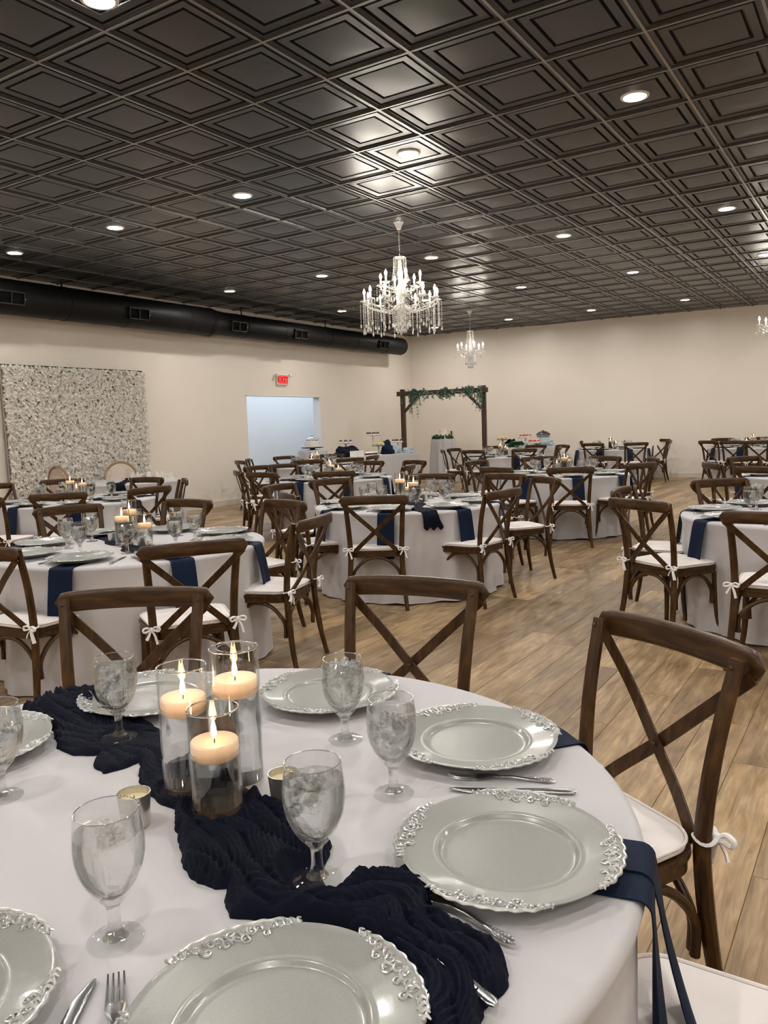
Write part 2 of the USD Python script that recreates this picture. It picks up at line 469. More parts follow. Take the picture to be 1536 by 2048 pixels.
# ceiling: pressed coffer tiles in a T-bar grid
slab = struct('ceiling', bx(XL - 0.2, XR + 0.2, YF - 0.2, 16.2, CEIL + 0.06, CEIL + 0.2), 'ceiling_vinyl', label='black coffered drop ceiling over the banquet room')
PROF = [(0.3030, 0.0), (0.292, 0.0), (0.288, 0.006), (0.270, 0.006), (0.2665, 0.026), (0.2555, 0.026), (0.250, 0.008), (0.201, 0.011), (0.197, 0.034), (0.185, 0.034), (0.179, 0.012), (0.09, 0.008), (0.0, 0.0075)]


def tile_mesh():
    v, f = [], []
    for u, z in PROF[:-1]:
        v += [[-u, -u, z], [u, -u, z], [u, u, z], [-u, u, z]]
    v.append([0, 0, PROF[-1][1]])
    k = len(PROF) - 1
    for i in range(k - 1):
        for a in range(4):
            b = (a + 1) % 4
            f += [[4 * i + a, 4 * i + 4 + b, 4 * i + b], [4 * i + a, 4 * i + 4 + a, 4 * i + 4 + b]]
    for a in range(4):
        f.append([4 * k - 4 + a, 4 * k, 4 * k - 4 + (a + 1) % 4])
    return trimesh.Trimesh(v, f, process=False)


TILE = tile_mesh()
tiles = []
for i in range(int(YF / T_IN) - 1, 27):
    for j in range(-15, 12):
        cx, cy = -(j + 0.5) * T_IN, (i + 0.5) * T_IN
        if cx - 0.3 > XR or cx + 0.3 < XL or cy + 0.3 < YF or cy - 0.3 > yback(cx):
            continue
        tiles.append((cx, cy, shown(cx - 0.3, cx + 0.3, cy - 0.3, cy + 0.3, CEIL)))
tiles.sort(key=lambda q: -q[2])
rest = []
for n, (cx, cy, _) in enumerate(tiles):
    if n < 295:
        obj('ceiling_tile', TILE, 'ceiling_vinyl', slab, 20, loc=(cx, cy, CEIL))
    else:
        rest.append(turned(TILE, loc=(cx, cy, CEIL)))
tag(obj('tiles_beyond', rest, 'ceiling_vinyl', slab, 20), kind='stuff')


def tbar(length, along):
    w, h = 0.0085, 0.006
    b = [[-w, -h], [w, -h], [w, 0.003], [-w, 0.003]]
    m = bx(-w, w, 0, length, -h, 0.004) if along == 'y' else bx(0, length, -w, w, -h + 0.0006, 0.004)
    return m


for j in range(-13, 11):
    x = -j * T_IN
    if XL < x < XR:
        obj('grid_bar', tbar(yback(x) + 0.05 - YF, 'y'), 'grid_metal', slab, False, loc=(x, YF, CEIL))
for i in range(int(YF / T_IN), 26):
    y = i * T_IN
    x0 = XL if y < yback(XL) else BA[0] + (y - BA[1]) / BS
    if x0 < XR - 0.3:
        obj('grid_bar', tbar(XR - x0, 'x'), 'grid_metal', slab, False, loc=(x0, y, CEIL))

# walls
OY0, OY1, OZ = 8.13, 10.43, 2.03                   # the opening into the hall
H = CEIL + 0.1
wl = [bx(XL - 0.16, XL, YF - 0.2, OY0, 0, H), bx(XL - 0.16, XL, OY1, 14.6, 0, H), bx(XL - 0.16, XL, OY0, OY1, OZ, H)]
wall_left = struct('wall_left', wl, 'wall_paint', label='beige side wall with the black duct, flower panel and wide opening')
bw = prism([(XL - 0.2, yback(XL - 0.2)), (XR + 0.2, yback(XR + 0.2)), (XR + 0.2, yback(XR + 0.2) + 0.16), (XL - 0.2, yback(XL - 0.2) + 0.16)], 0, H)
struct('wall_back', bw, 'wall_paint', label='plain beige end wall behind the arbor and far tables')
struct('wall_right', bx(XR, XR + 0.16, YF - 0.2, 16.2, 0, H), 'wall_paint', label='beige side wall outside the picture')
struct('wall_front', bx(XL - 0.2, XR + 0.2, YF - 0.16, YF, 0, H), 'wall_paint', label='beige end wall behind the camera')
struct('baseboard_left', [bx(XL, XL + 0.014, YF, OY0, 0, 0.10), bx(XL, XL + 0.014, OY1, yback(XL), 0, 0.10)], 'base_paint', label='low beige baseboard along the duct wall')
struct('baseboard_back', prism([(XL, yback(XL) - 0.014), (XR, yback(XR) - 0.014), (XR, yback(XR) + 0.01), (XL, yback(XL) + 0.01)], 0, 0.10), 'base_paint', label='low beige baseboard along the end wall')
struct('door_1', [bx(XL - 0.165, XL + 0.004, OY0, OY0 + 0.02, 0, OZ), bx(XL - 0.165, XL + 0.004, OY1 - 0.02, OY1, 0, OZ), bx(XL - 0.165, XL + 0.004, OY0, OY1, OZ - 0.02, OZ)], 'hall_paint', label='pale cased opening in the side wall into a bright hall')
# the hall beyond the opening: pale walls and a cool ceiling panel
hx = XL - 2.1
hall = [bx(hx - 0.1, hx, 4.4, 14.2, 0, 2.75), bx(hx, XL - 0.16, 4.4, 4.5, 0, 2.75), bx(hx, XL - 0.16, 14.0, 14.1, 0, 2.75), bx(hx, XL - 0.16, 4.4, 14.2, 2.7, 2.8)]
struct('wall_hall', hall, 'hall_paint', label='pale blue-white hall walls seen through the opening')
pan = thing('hall_light_panel', 'cool flat light panel on the ceiling of the hall beyond the opening', 'ceiling light')
obj('lens', bx(hx + 0.55, hx + 1.15, 7.2, 13.4, 2.672, 2.682), 'hall_glow', pan, False)
obj('frame', [bx(hx + 0.5, hx + 1.2, 7.15, 13.45, 2.682, 2.699)], 'white_plastic', pan, False)

# ------------------------------------------------------------------ recessed lamps
def build_lamp(t):
    obj('trim_ring', lathe([(0.074, -0.002), (0.078, -0.010), (0.096, -0.007), (0.098, 0.0), (0.074, 0.0)], 32, close=True), 'white_plastic', t)
    obj('lens', lathe([(0, -0.0045), (0.05, -0.0045), (0.0745, -0.0035), (0.0745, -0.001), (0, -0.001)], 24), 'lens_glow', t)


lampk = Kind('recessed_light', build_lamp)
ROWS = [(-10.5, 'r'), (-5.5, 'r'), (-0.5, 'first'), (4.5, 'second'), (10.5, 'third'), (15.5, 'fourth'), (21.5, 'fifth')]
vis = []
for i, _ in ROWS:
    for j in (-12.5, -9.5, -6.5, -3.5, -0.5, 2.5, 5.5, 8.5):
        x, y = (-j * T_IN, i * T_IN) if (i, j) != (-0.5, -0.5) else (0.23, -0.21)      # this one sits off its tile's middle
        if x < XR - 0.2 and y < yback(x) - 0.3:
            vis.append((x, y, i, j))
inview = [(proj([(x, y, CEIL)])[0], x, y, i) for x, y, i, j in vis if seen((x, y, CEIL), 12)]
rank = {}
words = ['one', 'two', 'three', 'four', 'five', 'six', 'seven']
for i in {q[3] for q in inview}:
    row = sorted([q for q in inview if q[3] == i], key=lambda q: q[0][0])
    for n, q in enumerate(row):
        rank[(q[1], q[2])] = n
rowname = {-0.5: 'top edge of the picture', 4.5: 'nearest full row', 10.5: 'second row', 15.5: 'third row', 21.5: 'farthest row'}
nth = ['first', 'second', 'third', 'fourth', 'fifth', 'sixth']
for x, y, i, j in vis:
    if (x, y) in rank:
        lampk.place((x, y, CEIL + 0.007), 0, f'round recessed ceiling lamp, {nth[rank[(x, y)]]} from the left in the {rowname[i]}', 'ceiling light', 'recessed ceiling lamps')
for x, y, i, j in vis:
    if (x, y) not in rank:
        lampk.place((x, y, CEIL + 0.007), 0, 'round recessed ceiling lamp beyond the edges of the picture', 'ceiling light', 'recessed lamps out of view')


# ------------------------------------------------------------------ duct, exit sign, outlet
duct = thing('air_duct', 'long black spiral air duct hung along the side wall under the ceiling', 'duct', (-6.15, 0, 3.215))


def pipe(r, y0, y1, capend=False):
    pr = [(r, y0), (r, y1)]
    if capend:
        pr += [(r * 0.96, y1 + 0.03), (r * 0.8, y1 + 0.05), (0, y1 + 0.055)]
    return turned(lathe(pr, 48), rx=-PI / 2)


obj('wide_pipe', pipe(0.232, -6.5, 6.83), 'duct_black', duct, 40)
obj('reducer', turned(lathe([(0.238, 6.80), (0.238, 6.88), (0.226, 6.90), (0.206, 7.06), (0.206, 7.12)], 48), rx=-PI / 2), 'duct_black', duct, 25)
obj('narrow_pipe', pipe(0.200, 7.06, 13.15, True), 'duct_black', duct, 40)
for y in [k * 1.22 - 5.9 for k in range(16)]:
    if not 6.7 < y < 7.3 and y < 13:
        R_ = 0.232 if y < 6.85 else 0.200
        obj('seam_band', turned(lathe([(R_, y - 0.02), (R_ + 0.004, y - 0.016), (R_ + 0.004, y + 0.016), (R_, y + 0.02)], 48), rx=-PI / 2), 'duct_black', duct, 25)
for y in (0.4, 4.05, 7.7, 10.2, 12.4):
    R_ = 0.232 if y < 6.9 else 0.200
    obj('hanger_strap', [turned(lathe([(R_ + 0.001, y - 0.012), (R_ + 0.005, y - 0.012), (R_ + 0.005, y + 0.012), (R_ + 0.001, y + 0.012)], 48, True), rx=-PI / 2),
                         bx(-0.004, 0.004, y - 0.012, y + 0.012, R_, CEIL - 3.215)], 'duct_black', duct)
# registers: pixel column on the duct's flank gives the y
for px, py in ((18, 582), (275, 620), (478, 645), (602, 663), (768, 686)):
    d = ray(px, py); s = (-5.94 - CAM[0]) / d[0]
    y = (CAM + d * s)[1]
    R_ = 0.232 if y < 6.9 else 0.200
    a = 0.18
    base = turned(bx(-0.02, 0.028, -0.19, 0.19, -0.085, 0.085), loc=(R_ - 0.01, 0, 0))
    rot = lambda m: turned(turned(m, ry=0.12), loc=(0, y, -0.02))
    v = obj('register', rot([trimesh.util.concatenate([turned(bx(-0.02, 0.03, -0.19, 0.19, s0, s0 + 0.016), loc=(R_, 0, 0)) for s0 in (-0.085, 0.069)] +
                             [turned(bx(-0.02, 0.03, s0, s0 + 0.016, -0.085, 0.085), loc=(R_, 0, 0)) for s0 in (-0.19, -0.008, 0.174)])][0]), 'vent_black', duct, False)
    for k in range(9):
        z = -0.06 + k * 0.015
        obj('vane', rot(turned(turned(bx(-0.008, 0.008, -0.175, 0.175, -0.0012, 0.0012), ry=0.5), loc=(R_ + 0.012, 0, z))), 'vent_black', v, False)
    obj('damper_lever', rot(turned(bx(0, 0.02, 0.192, 0.2, -0.01, 0.01), loc=(R_ + 0.01, 0, 0))), 'zinc', v, False)

ex = thing('exit_sign', 'small red glowing EXIT sign with two lamp heads above the wide opening', 'exit sign', (XL, 9.19, 2.34))
obj('housing', rbox(0.05, 0.32, 0.21, 0.008, (0.027, 0, 0)), 'white_plastic', ex)
obj('face', rbox(0.006, 0.285, 0.175, 0.002, (0.054, 0, 0)), 'exit_red', ex)
tm = text_mesh('EXIT', 0.105, 0.002, True)
tm.apply_translation([-tm.bounds.mean(0)[0], -tm.bounds.mean(0)[1], 0])
obj('lettering', turned(turned(tm, rx=PI / 2), rz=PI / 2, loc=(0.0575, 0, 0)), 'exit_letter', ex, False)
for sg in (-1, 1):
    hd = obj('lamp_head', turned(lathe([(0, -0.03), (0.025, -0.03), (0.034, 0.02), (0.034, 0.03), (0, 0.03)], 20), ry=PI / 2, loc=(0.07, sg * 0.205, 0.085)), 'white_plastic', ex)
    obj('lamp_lens', turned(lathe([(0, 0), (0.029, 0), (0.02, 0.006), (0, 0.008)], 20), ry=PI / 2, loc=(0.1005, sg * 0.205, 0.085)), 'chrome', hd)
    obj('lamp_neck', tube([(0.03, sg * 0.16, 0.075), (0.05, sg * 0.20, 0.08)], 0.008), 'white_plastic', hd)
d = ray(447, 974); s_ = (XL - CAM[0]) / d[0]; q = CAM + d * s_
ol = thing('wall_outlet', 'white electrical outlet plate low on the side wall', 'outlet', q)
obj('plate', rbox(0.007, 0.075, 0.118, 0.003, (0.0036, 0, 0)), 'white_plastic', ol)
for sg in (-1, 1):
    so = obj('socket', turned(lathe([(0, 0), (0.017, 0), (0.0165, 0.002), (0, 0.002)], 20), ry=PI / 2, loc=(0.007, 0, sg * 0.028)), 'white_plastic', ol)
    obj('slot', [bx(0.0085, 0.0095, e - 0.0015, e + 0.0015, sg * 0.028 - 0.005, sg * 0.028 + 0.006) for e in (-0.006, 0.006)], 'panel_dark', so, False)

# ------------------------------------------------------------------ cross-back chair (front +y, origin on the floor under the seat)
def seat_outline(grow=0.0, n=10):
    from shapely.geometry import Polygon
    p = Polygon([(-0.205, 0.20), (0.205, 0.20), (0.178, -0.19), (-0.178, -0.19)]).buffer(-0.085).buffer(0.085 + grow, quad_segs=n)
    return p


def domed_pad(poly, z0, z1, dome):
    """A cushion over the outline: rounded edge, domed top."""
    c = np.array(poly.exterior.coords)[:-1]
    if not poly.exterior.is_ccw:
        c = c[::-1]
    m = c.mean(0)
    lv = [(0.965, z0), (1.0, z0 + 0.25 * (z1 - z0)), (1.0, z0 + 0.6 * (z1 - z0)), (0.975, z1 - 0.003), (0.93, z1), (0.7, z1 + dome * 0.6), (0.4, z1 + dome * 0.9), (0.12, z1 + dome)]
    V = [np.c_[m + (c - m) * s, np.full(len(c), z)] for s, z in lv]
    k, n = len(lv), len(c)
    V = np.vstack(V + [[[*m, z0]], [[*m, z1 + dome]]])
    idx = np.arange(k * n).reshape(k, n)
    f = []
    for i in range(k - 1):
        A, B = idx[i], idx[i + 1]
        f += [np.c_[A, np.roll(A, -1), B], np.c_[np.roll(A, -1), np.roll(B, -1), B]]
    f += [np.c_[np.roll(idx[0], -1), idx[0], np.full(n, k * n)], np.c_[idx[-1], np.roll(idx[-1], -1), np.full(n, k * n + 1)]]
    return trimesh.Trimesh(V, np.vstack(f), process=False)


def bow(sx):
    """A tie around a rear post, knotted outside in a small bow."""
    x, y, z = sx * 0.178, -0.192, 0.474
    ring = tube([(x + 0.021 * math.cos(a), y + 0.021 * math.sin(a), z + 0.004 * math.sin(2 * a)) for a in np.linspace(0, 2 * PI, 17)], 0.0052, 6, flat=0.6)
    kx, ky = x + sx * 0.010, y - 0.024
    parts = [ring, turned(trimesh.creation.icosphere(1, 0.0125), loc=(kx, ky, z))]
    for s in (-1, 1):
        lp = curve([(kx, ky, z), (kx + s * 0.016, ky - 0.008, z + 0.013), (kx + s * 0.034, ky - 0.010, z + 0.007), (kx + s * 0.031, ky - 0.010, z - 0.008), (kx + s * 0.014, ky - 0.006, z - 0.005), (kx, ky, z)], 5)
        parts.append(tube(lp, 0.0078, 6, flat=0.6))
        tl = curve([(kx, ky, z), (kx + s * 0.013, ky - 0.010, z - 0.028), (kx + s * 0.022, ky - 0.008, z - 0.058 - 0.012 * s)], 6)
        parts.append(tube(tl, np.linspace(0.0060, 0.0095, len(tl)), 6, flat=0.45))
    return parts


def build_chair(t):
    W = 'walnut'

    def obj(name, mesh, m, parent, smooth=35):
        mesh = trimesh.util.concatenate(mesh) if isinstance(mesh, list) else mesh.copy()
        mesh.apply_scale([1.07, 0.97, 0.966])
        return globals()['obj'](name, mesh, m, parent, smooth)

    po = seat_outline()
    inner = po.buffer(-0.05)
    ring = trimesh.creation.extrude_polygon(po.difference(inner), 0.042, engine='earcut'); ring.apply_translation([0, 0, 0.408])
    pan_ = trimesh.creation.extrude_polygon(po.buffer(-0.02), 0.012, engine='earcut'); pan_.apply_translation([0, 0, 0.437])
    lip = trimesh.creation.extrude_polygon(po.buffer(0.006), 0.012, engine='earcut'); lip.apply_translation([0, 0, 0.441])
    obj('seat_frame', [ring, pan_, lip], 'walnut_rail', t, 30)
    cu = obj('cushion', domed_pad(seat_outline(-0.004), 0.4535, 0.478, 0.008), 'cushion_fabric', t, 50)
    c = np.array(seat_outline(-0.003).exterior.coords)
    obj('piping', tube(np.c_[c, np.full(len(c), 0.4745)], 0.0034, 6, False), 'cushion_fabric', cu)
    for s in (-1, 1):
        obj('tie', bow(s), 'tie_fabric', cu)
    for s in (-1, 1):                                # front legs, flaring outwards at the foot
        pth = curve([(s * 0.178, 0.165, 0.412), (s * 0.180, 0.170, 0.28), (s * 0.188, 0.180, 0.12), (s * 0.206, 0.198, 0.0)], 8)
        obj('leg', tube(pth, np.linspace(0.0185, 0.0135, len(pth)), 10), W, t)
    for s in (-1, 1):                                # rear legs run up into the back posts
        pth = curve([(s * 0.204, -0.245, 0.0), (s * 0.190, -0.214, 0.16), (s * 0.178, -0.192, 0.36), (s * 0.177, -0.190, 0.50), (s * 0.186, -0.214, 0.68), (s * 0.198, -0.262, 0.872)], 8)
        r = np.interp(np.linspace(0, 1, len(pth)), [0, 0.35, 0.6, 1], [0.0135, 0.0185, 0.0185, 0.0165])
        lg = obj('back_post', tube(pth, r, 10), W, t)
        obj('screw_cap', turned(trimesh.creation.icosphere(1, 0.006), loc=(s * 0.197, -0.243, 0.856)), W, lg)
    # bowed top rail
    xs = np.linspace(-0.238, 0.238, 25)
    n = 14
    a = np.linspace(0, 2 * PI, n, endpoint=False)
    V = []
    for x in xs:
        e = abs(x) / 0.238
        k = math.sqrt(max(0.0, 1 - max(0, (e - 0.86) / 0.14) ** 2)) * 0.999 + 0.001
        yc, hh, tt = -0.292 - 0.030 * (1 - e * e), 0.034 - 0.004 * (1 - e) ** 0 * (e < 0.0), 0.0155
        sq = lambda q: np.sign(q) * np.abs(q) ** 0.62
        V.append(np.c_[np.full(n, x), yc + tt * k * sq(np.cos(a)), 0.853 + hh * k * sq(np.sin(a)) + 0.006 * (1 - e * e)])
    V = np.array(V); V = np.concatenate([V, V[:, :1]], 1)
    rail = grid_mesh(V); rail.merge_vertices(); rail.fix_normals()
    obj('top_rail', rail, 'walnut_rail', t, 60)
    for s in (-1, 1):                                # the two crossing straps
        pth = curve([(s * 0.214, -0.286, 0.832), (s * 0.107, -0.272, 0.722), (0.0, -0.248 + s * 0.0045, 0.610), (-s * 0.082, -0.220, 0.526), (-s * 0.152, -0.190, 0.450)], 7)
        st = obj('cross_strap', strip(pth, 0.031, 0.008, (0, 1, 0)), W, t, 30)
        if s == 1:
            obj('bolt', turned(trimesh.creation.icosphere(1, 0.0065), loc=(0, -0.2375, 0.610)), W, st)

    def arch(p0, p1, q0, q1):
        """Bent brace: up along one leg, over under the seat, down the next leg."""
        p0, p1 = np.array(p0), np.array(p1)
        mid = (p0 + p1) / 2
        pts = [[*p0[:2], 0.205], [*p0[:2], 0.285], [*(p0 * 0.86 + p1 * 0.14)[:2], 0.352], [*(p0 * 0.68 + p1 * 0.32)[:2], 0.392], [*mid[:2], 0.402],
               [*(p1 * 0.68 + p0 * 0.32)[:2], 0.392], [*(p1 * 0.86 + p0 * 0.14)[:2], 0.352], [*p1[:2], 0.285], [*p1[:2], 0.205]]
        return tube(curve(pts, 5), 0.0115, 8)
    FL, FR, BL, BR = (-0.160, 0.160, 0), (0.160, 0.160, 0), (-0.158, -0.180, 0), (0.158, -0.180, 0)
    FLs, FRs, BLs, BRs = (-0.172, 0.150, 0), (0.172, 0.150, 0), (-0.176, -0.168, 0), (0.176, -0.168, 0)
    for a_, b_ in ((FL, FR), (BL, BR), (FLs, BLs), (FRs, BRs)):
        obj('brace', arch(a_, b_, 0, 0), W, t)


chairk = Kind('cross_back_chair', build_chair)

# ------------------------------------------------------------------ tables
TZ = 0.700
TB = dict(T0=(2.70, -2.20), T1=(.07, -.11), T2=(.44, 2.33), T3=(3.3, 2.35), T4=(-3.06, 1.81), T5=(-5.36, 4.31), T6=(-2.17, 4.86),
          T7=(.52, 5.72), T8=(-2.31, 10.38), T9=(-1.09, 13.03), T10=(1.50, 13.10), T11=(3.11, 5.8), T12=(-4.5, 7.5))
KS = (1.350 - 0.700) / (1.34661 - 0.725)                # the table plane's points were first read off at another height
TB = {k: tuple(CAM[:2] + (np.array(v) - CAM[:2]) * KS) for k, v in TB.items()}
TB['T5'] = (-5.42, 4.36)
TB['T0'] = (2.655, -2.140)
TN = dict(T0='nearest table', T1='lower left table', T2='central table', T3='nearer right-edge table', T4='table facing the sweetheart table', T5='sweetheart table',
          T6='table before the wide opening', T7='table behind the central one', T8='table before the arbor', T9='table centered on the end wall', T10='far right table',
          T11='farther right-edge table', T12='table beside the wide opening')
SIDES = ['far side', 'far right side', 'right side', 'near right side', 'near side', 'near left side', 'left side', 'far left side']


def side_of(c, p):
    """Where p lies around c as seen from the photograph's side, clockwise from the far side."""
    v = np.array(c) - CAM[:2]; u = np.array(p)[:2] - np.array(c)
    return (math.atan2(v[1], v[0]) - math.atan2(u[1], u[0])) % (2 * PI)


def sides_for(c, pts):
    """One different side name for each point around c."""
    from scipy.optimize import linear_sum_assignment
    a = np.array([side_of(c, p) for p in pts])
    b = np.arange(8) * PI / 4
    cost = np.abs((a[:, None] - b[None] + PI) % (2 * PI) - PI)
    r, k = linear_sum_assignment(cost ** 2)
    return [SIDES[i] for i in k[np.argsort(r)]]


def cloth_mesh(seed, R=0.780, folds=13, n=320, flare=0.0):
    rr = np.random.default_rng(seed)
    th = np.linspace(0, 2 * PI, n, endpoint=False)
    ph = rr.uniform(0, 2 * PI, 4)
    w = np.sin(folds * th + ph[0] + 0.9 * np.sin(2 * th + ph[1])) * (0.7 + 0.3 * np.sin(3 * th + ph[2])) + 0.35 * np.sin((2 * folds + 1) * th + ph[3])
    rows = []
    for r in np.linspace(0.02, R - 0.02, 12):
        rows.append(np.c_[r * np.cos(th), r * np.sin(th), np.full(n, TZ)])
    for a in np.linspace(0, PI / 2, 6)[1:]:
        r = R - 0.018 + 0.018 * math.sin(a)
        rows.append(np.c_[r * np.cos(th), r * np.sin(th), np.full(n, TZ - 0.018 + 0.018 * math.cos(a))])
    for k in np.linspace(0, 1, 16)[1:]:
        r = R - 0.012 + flare * k ** 0.9 + 0.032 * k ** 0.8 * w
        z = (TZ - 0.018) * (1 - k) + 0.012 * k + 0.006 * k * np.sin(folds * th + 1)
        rows.append(np.c_[r * np.cos(th), r * np.sin(th), z])
    V = np.stack(rows)
    V = np.concatenate([V, V[:, :1]], 1)
    m = grid_mesh(V)
    c = len(m.vertices)
    f = np.array([[c, (i + 1), i] for i in range(n)])
    m = trimesh.Trimesh(np.vstack([m.vertices, [[0, 0, TZ]]]), np.vstack([m.faces, f]), process=False)
    m.merge_vertices(); m.fix_normals()
    if m.face_normals[np.argmin(np.abs(m.triangles_center - [0.3, 0, TZ]).sum(1))][2] < 0:
        m.invert()
    return m


def build_cloth(seed):
    return lambda t: obj('cloth', cloth_mesh(seed), 'white_cloth', t, True)


cloths = [Kind('round_tablecloth', build_cloth(s)) for s in (3, 11, 29)]
for k, (nm, c) in enumerate(TB.items()):
    cloths[k % 3].place((*c, 0), 1.1 * k, f'white floor-length round tablecloth of the {TN[nm]}', 'tablecloth', 'white tablecloths')

# chairs: each read off the photograph at the middle of its top rail, moved along its ray to sit round its table
RAILZ = 0.828
CH = dict(
    T0=[(1350, 1280), (830, 1175), (271, 1197)],
    T1=[(-42, 1105), (388, 1097), (632, 1043), (572, 1009), (379, 1007), (137, 1020)],
    T2=[(556, 975), (573, 993), (747, 1000), (1011, 987), (1095, 961), (1010, 953), (859, 953), (659, 964)],
    T3=[(1241, 984), (1273, 1009), (1545, 1040), (1438, 966)],
    T4=[(116, 993), (302, 980), (370, 963), (296, 960), (124, 961), (-12, 972), (-45, 1003)],
    T6=[(473, 946), (511, 936), (521, 950), (668, 948), (820.5, 934), (831, 923.5), (738, 926), (565, 929)],
    T7=[(951.5, 925.5), (916, 933), (990, 940), (1141, 941), (1286, 931), (1308, 920), (1211, 917), (1077, 917.6)],
    T8=[(906.6, 899.7), (883.6, 902.4), (946, 903.6), (1049, 899.5), (1120, 896), (1127, 888), (1072, 891), (989, 894)],
    T9=[(1184.6, 889), (1273, 888), (1340.5, 883), (1325, 880.5), (1268, 880), (1180, 882.5)],
    T10=[(1415, 883), (1445, 879.5), (1465, 885), (1519, 889), (1562, 888), (1528, 877)],
    T11=[(1420, 931), (1486, 921), (1516, 944)],
    T12=[(495, 921), (479, 927), (617, 929), (701, 923), (748, 914), (663, 914), (567.6, 916)])
ENDS = {(1350, 1280): ((1196, 1228), (1514, 1322)), (830, 1175): ((682, 1178), (981, 1196)), (271, 1197): ((112, 1204), (431, 1192)), (388, 1097): ((281, 1108), (494, 1088)),
        (632, 1043): ((599, 1055), (664, 1034)), (572, 1009): ((528, 1007), (616, 1014)), (379, 1007): ((315, 1002), (444, 1006)), (137, 1020): ((72, 1026), (205, 1014)),
        (747, 1000): ((683, 1000), (811, 996)), (1011, 987): ((974, 996), (1049, 983)), (1273, 1009): ((1228, 1003), (1321, 1012))}
CHAIRS = {k: [] for k in TB}
for nm, lst in CH.items():
    c = np.array(TB[nm])
    for px, py in lst:
        g = onz(px, py, RAILZ)[:2] - CAM[:2]
        d0 = np.linalg.norm(g); u = g / d0
        ss = np.linspace(0.86, 1.16, 601) * d0
        dist = np.linalg.norm(CAM[:2] + ss[:, None] * u - c, axis=1)
        ok = (dist > 1.02) & (dist < 1.36)
        s = ss[ok][np.argmin(np.abs(ss[ok] - d0))] if ok.any() else ss[np.argmin(np.abs(dist - 1.2))]
        e = None
        if (px, py) in ENDS:
            e0, e1 = (onz(*q, RAILZ)[:2] for q in ENDS[(px, py)])
            e = math.atan2(e1[1] - e0[1], e1[0] - e0[0]) + PI / 2
        CHAIRS[nm].append((CAM[:2] + s * u, e))
CHAIRS['T0'].append((np.array(TB['T0']) + 1.19 * np.array([math.cos(math.radians(8)), math.sin(math.radians(8))]), None))
for nm in ('T1', 'T3', 'T4', 'T10', 'T11'):           # the rest of the ring round the tables that the picture's edges cut
    c = np.array(TB[nm])
    a = np.array([math.atan2(*(p - c)[::-1]) for p, _ in CHAIRS[nm]])
    ph = math.atan2(np.sin(8 * a).mean(), np.cos(8 * a).mean()) / 8
    for k in range(8):
        b = ph + k * PI / 4
        p = c + 1.22 * np.array([math.cos(b), math.sin(b)])
        q = proj([*p, 0.5])[0]
        if len(CHAIRS[nm]) < 8 and np.abs((a - b + PI) % (2 * PI) - PI).min() > 0.5 and (q[0] < -110 or q[0] > 1650):
            CHAIRS[nm].append((p, None))
rj = random.Random(4)
for nm, lst in CHAIRS.items():
    if not lst:
        continue
    c = np.array(TB[nm])
    for (p, e), sd in zip(lst, sides_for(c, [q[0] for q in lst])):
        v = (c - p) / np.linalg.norm(c - p)
        ang = math.atan2(v[1], v[0]) + rj.uniform(-0.09, 0.09)
        if e is not None:
            ang = e if math.cos(e - ang) > 0 else e + PI
        v = np.array([math.cos(ang), math.sin(ang)])
        o = p + v * 0.295                              # the rail sits behind the seat's middle
        chairk.place((*o, 0), ang - PI / 2, f'brown cross-back chair at the {sd} of the {TN[nm]}', 'chair', 'cross-back chairs')

# ------------------------------------------------------------------ tableware
def frange(a, b, n):
    return np.linspace(a, b, n)


PLATE_R = 0.1665


def plate_edge(th):
    """Outer radius: fuller and scalloped where the four scroll borders sit."""
    q = np.abs((th + PI / 4) % (PI / 2) - PI / 4)
    k = np.clip((math.radians(31) - q) / math.radians(9), 0, 1)
    return PLATE_R - 0.005 + 0.006 * k + 0.0012 * k * np.sin(th * 46), k


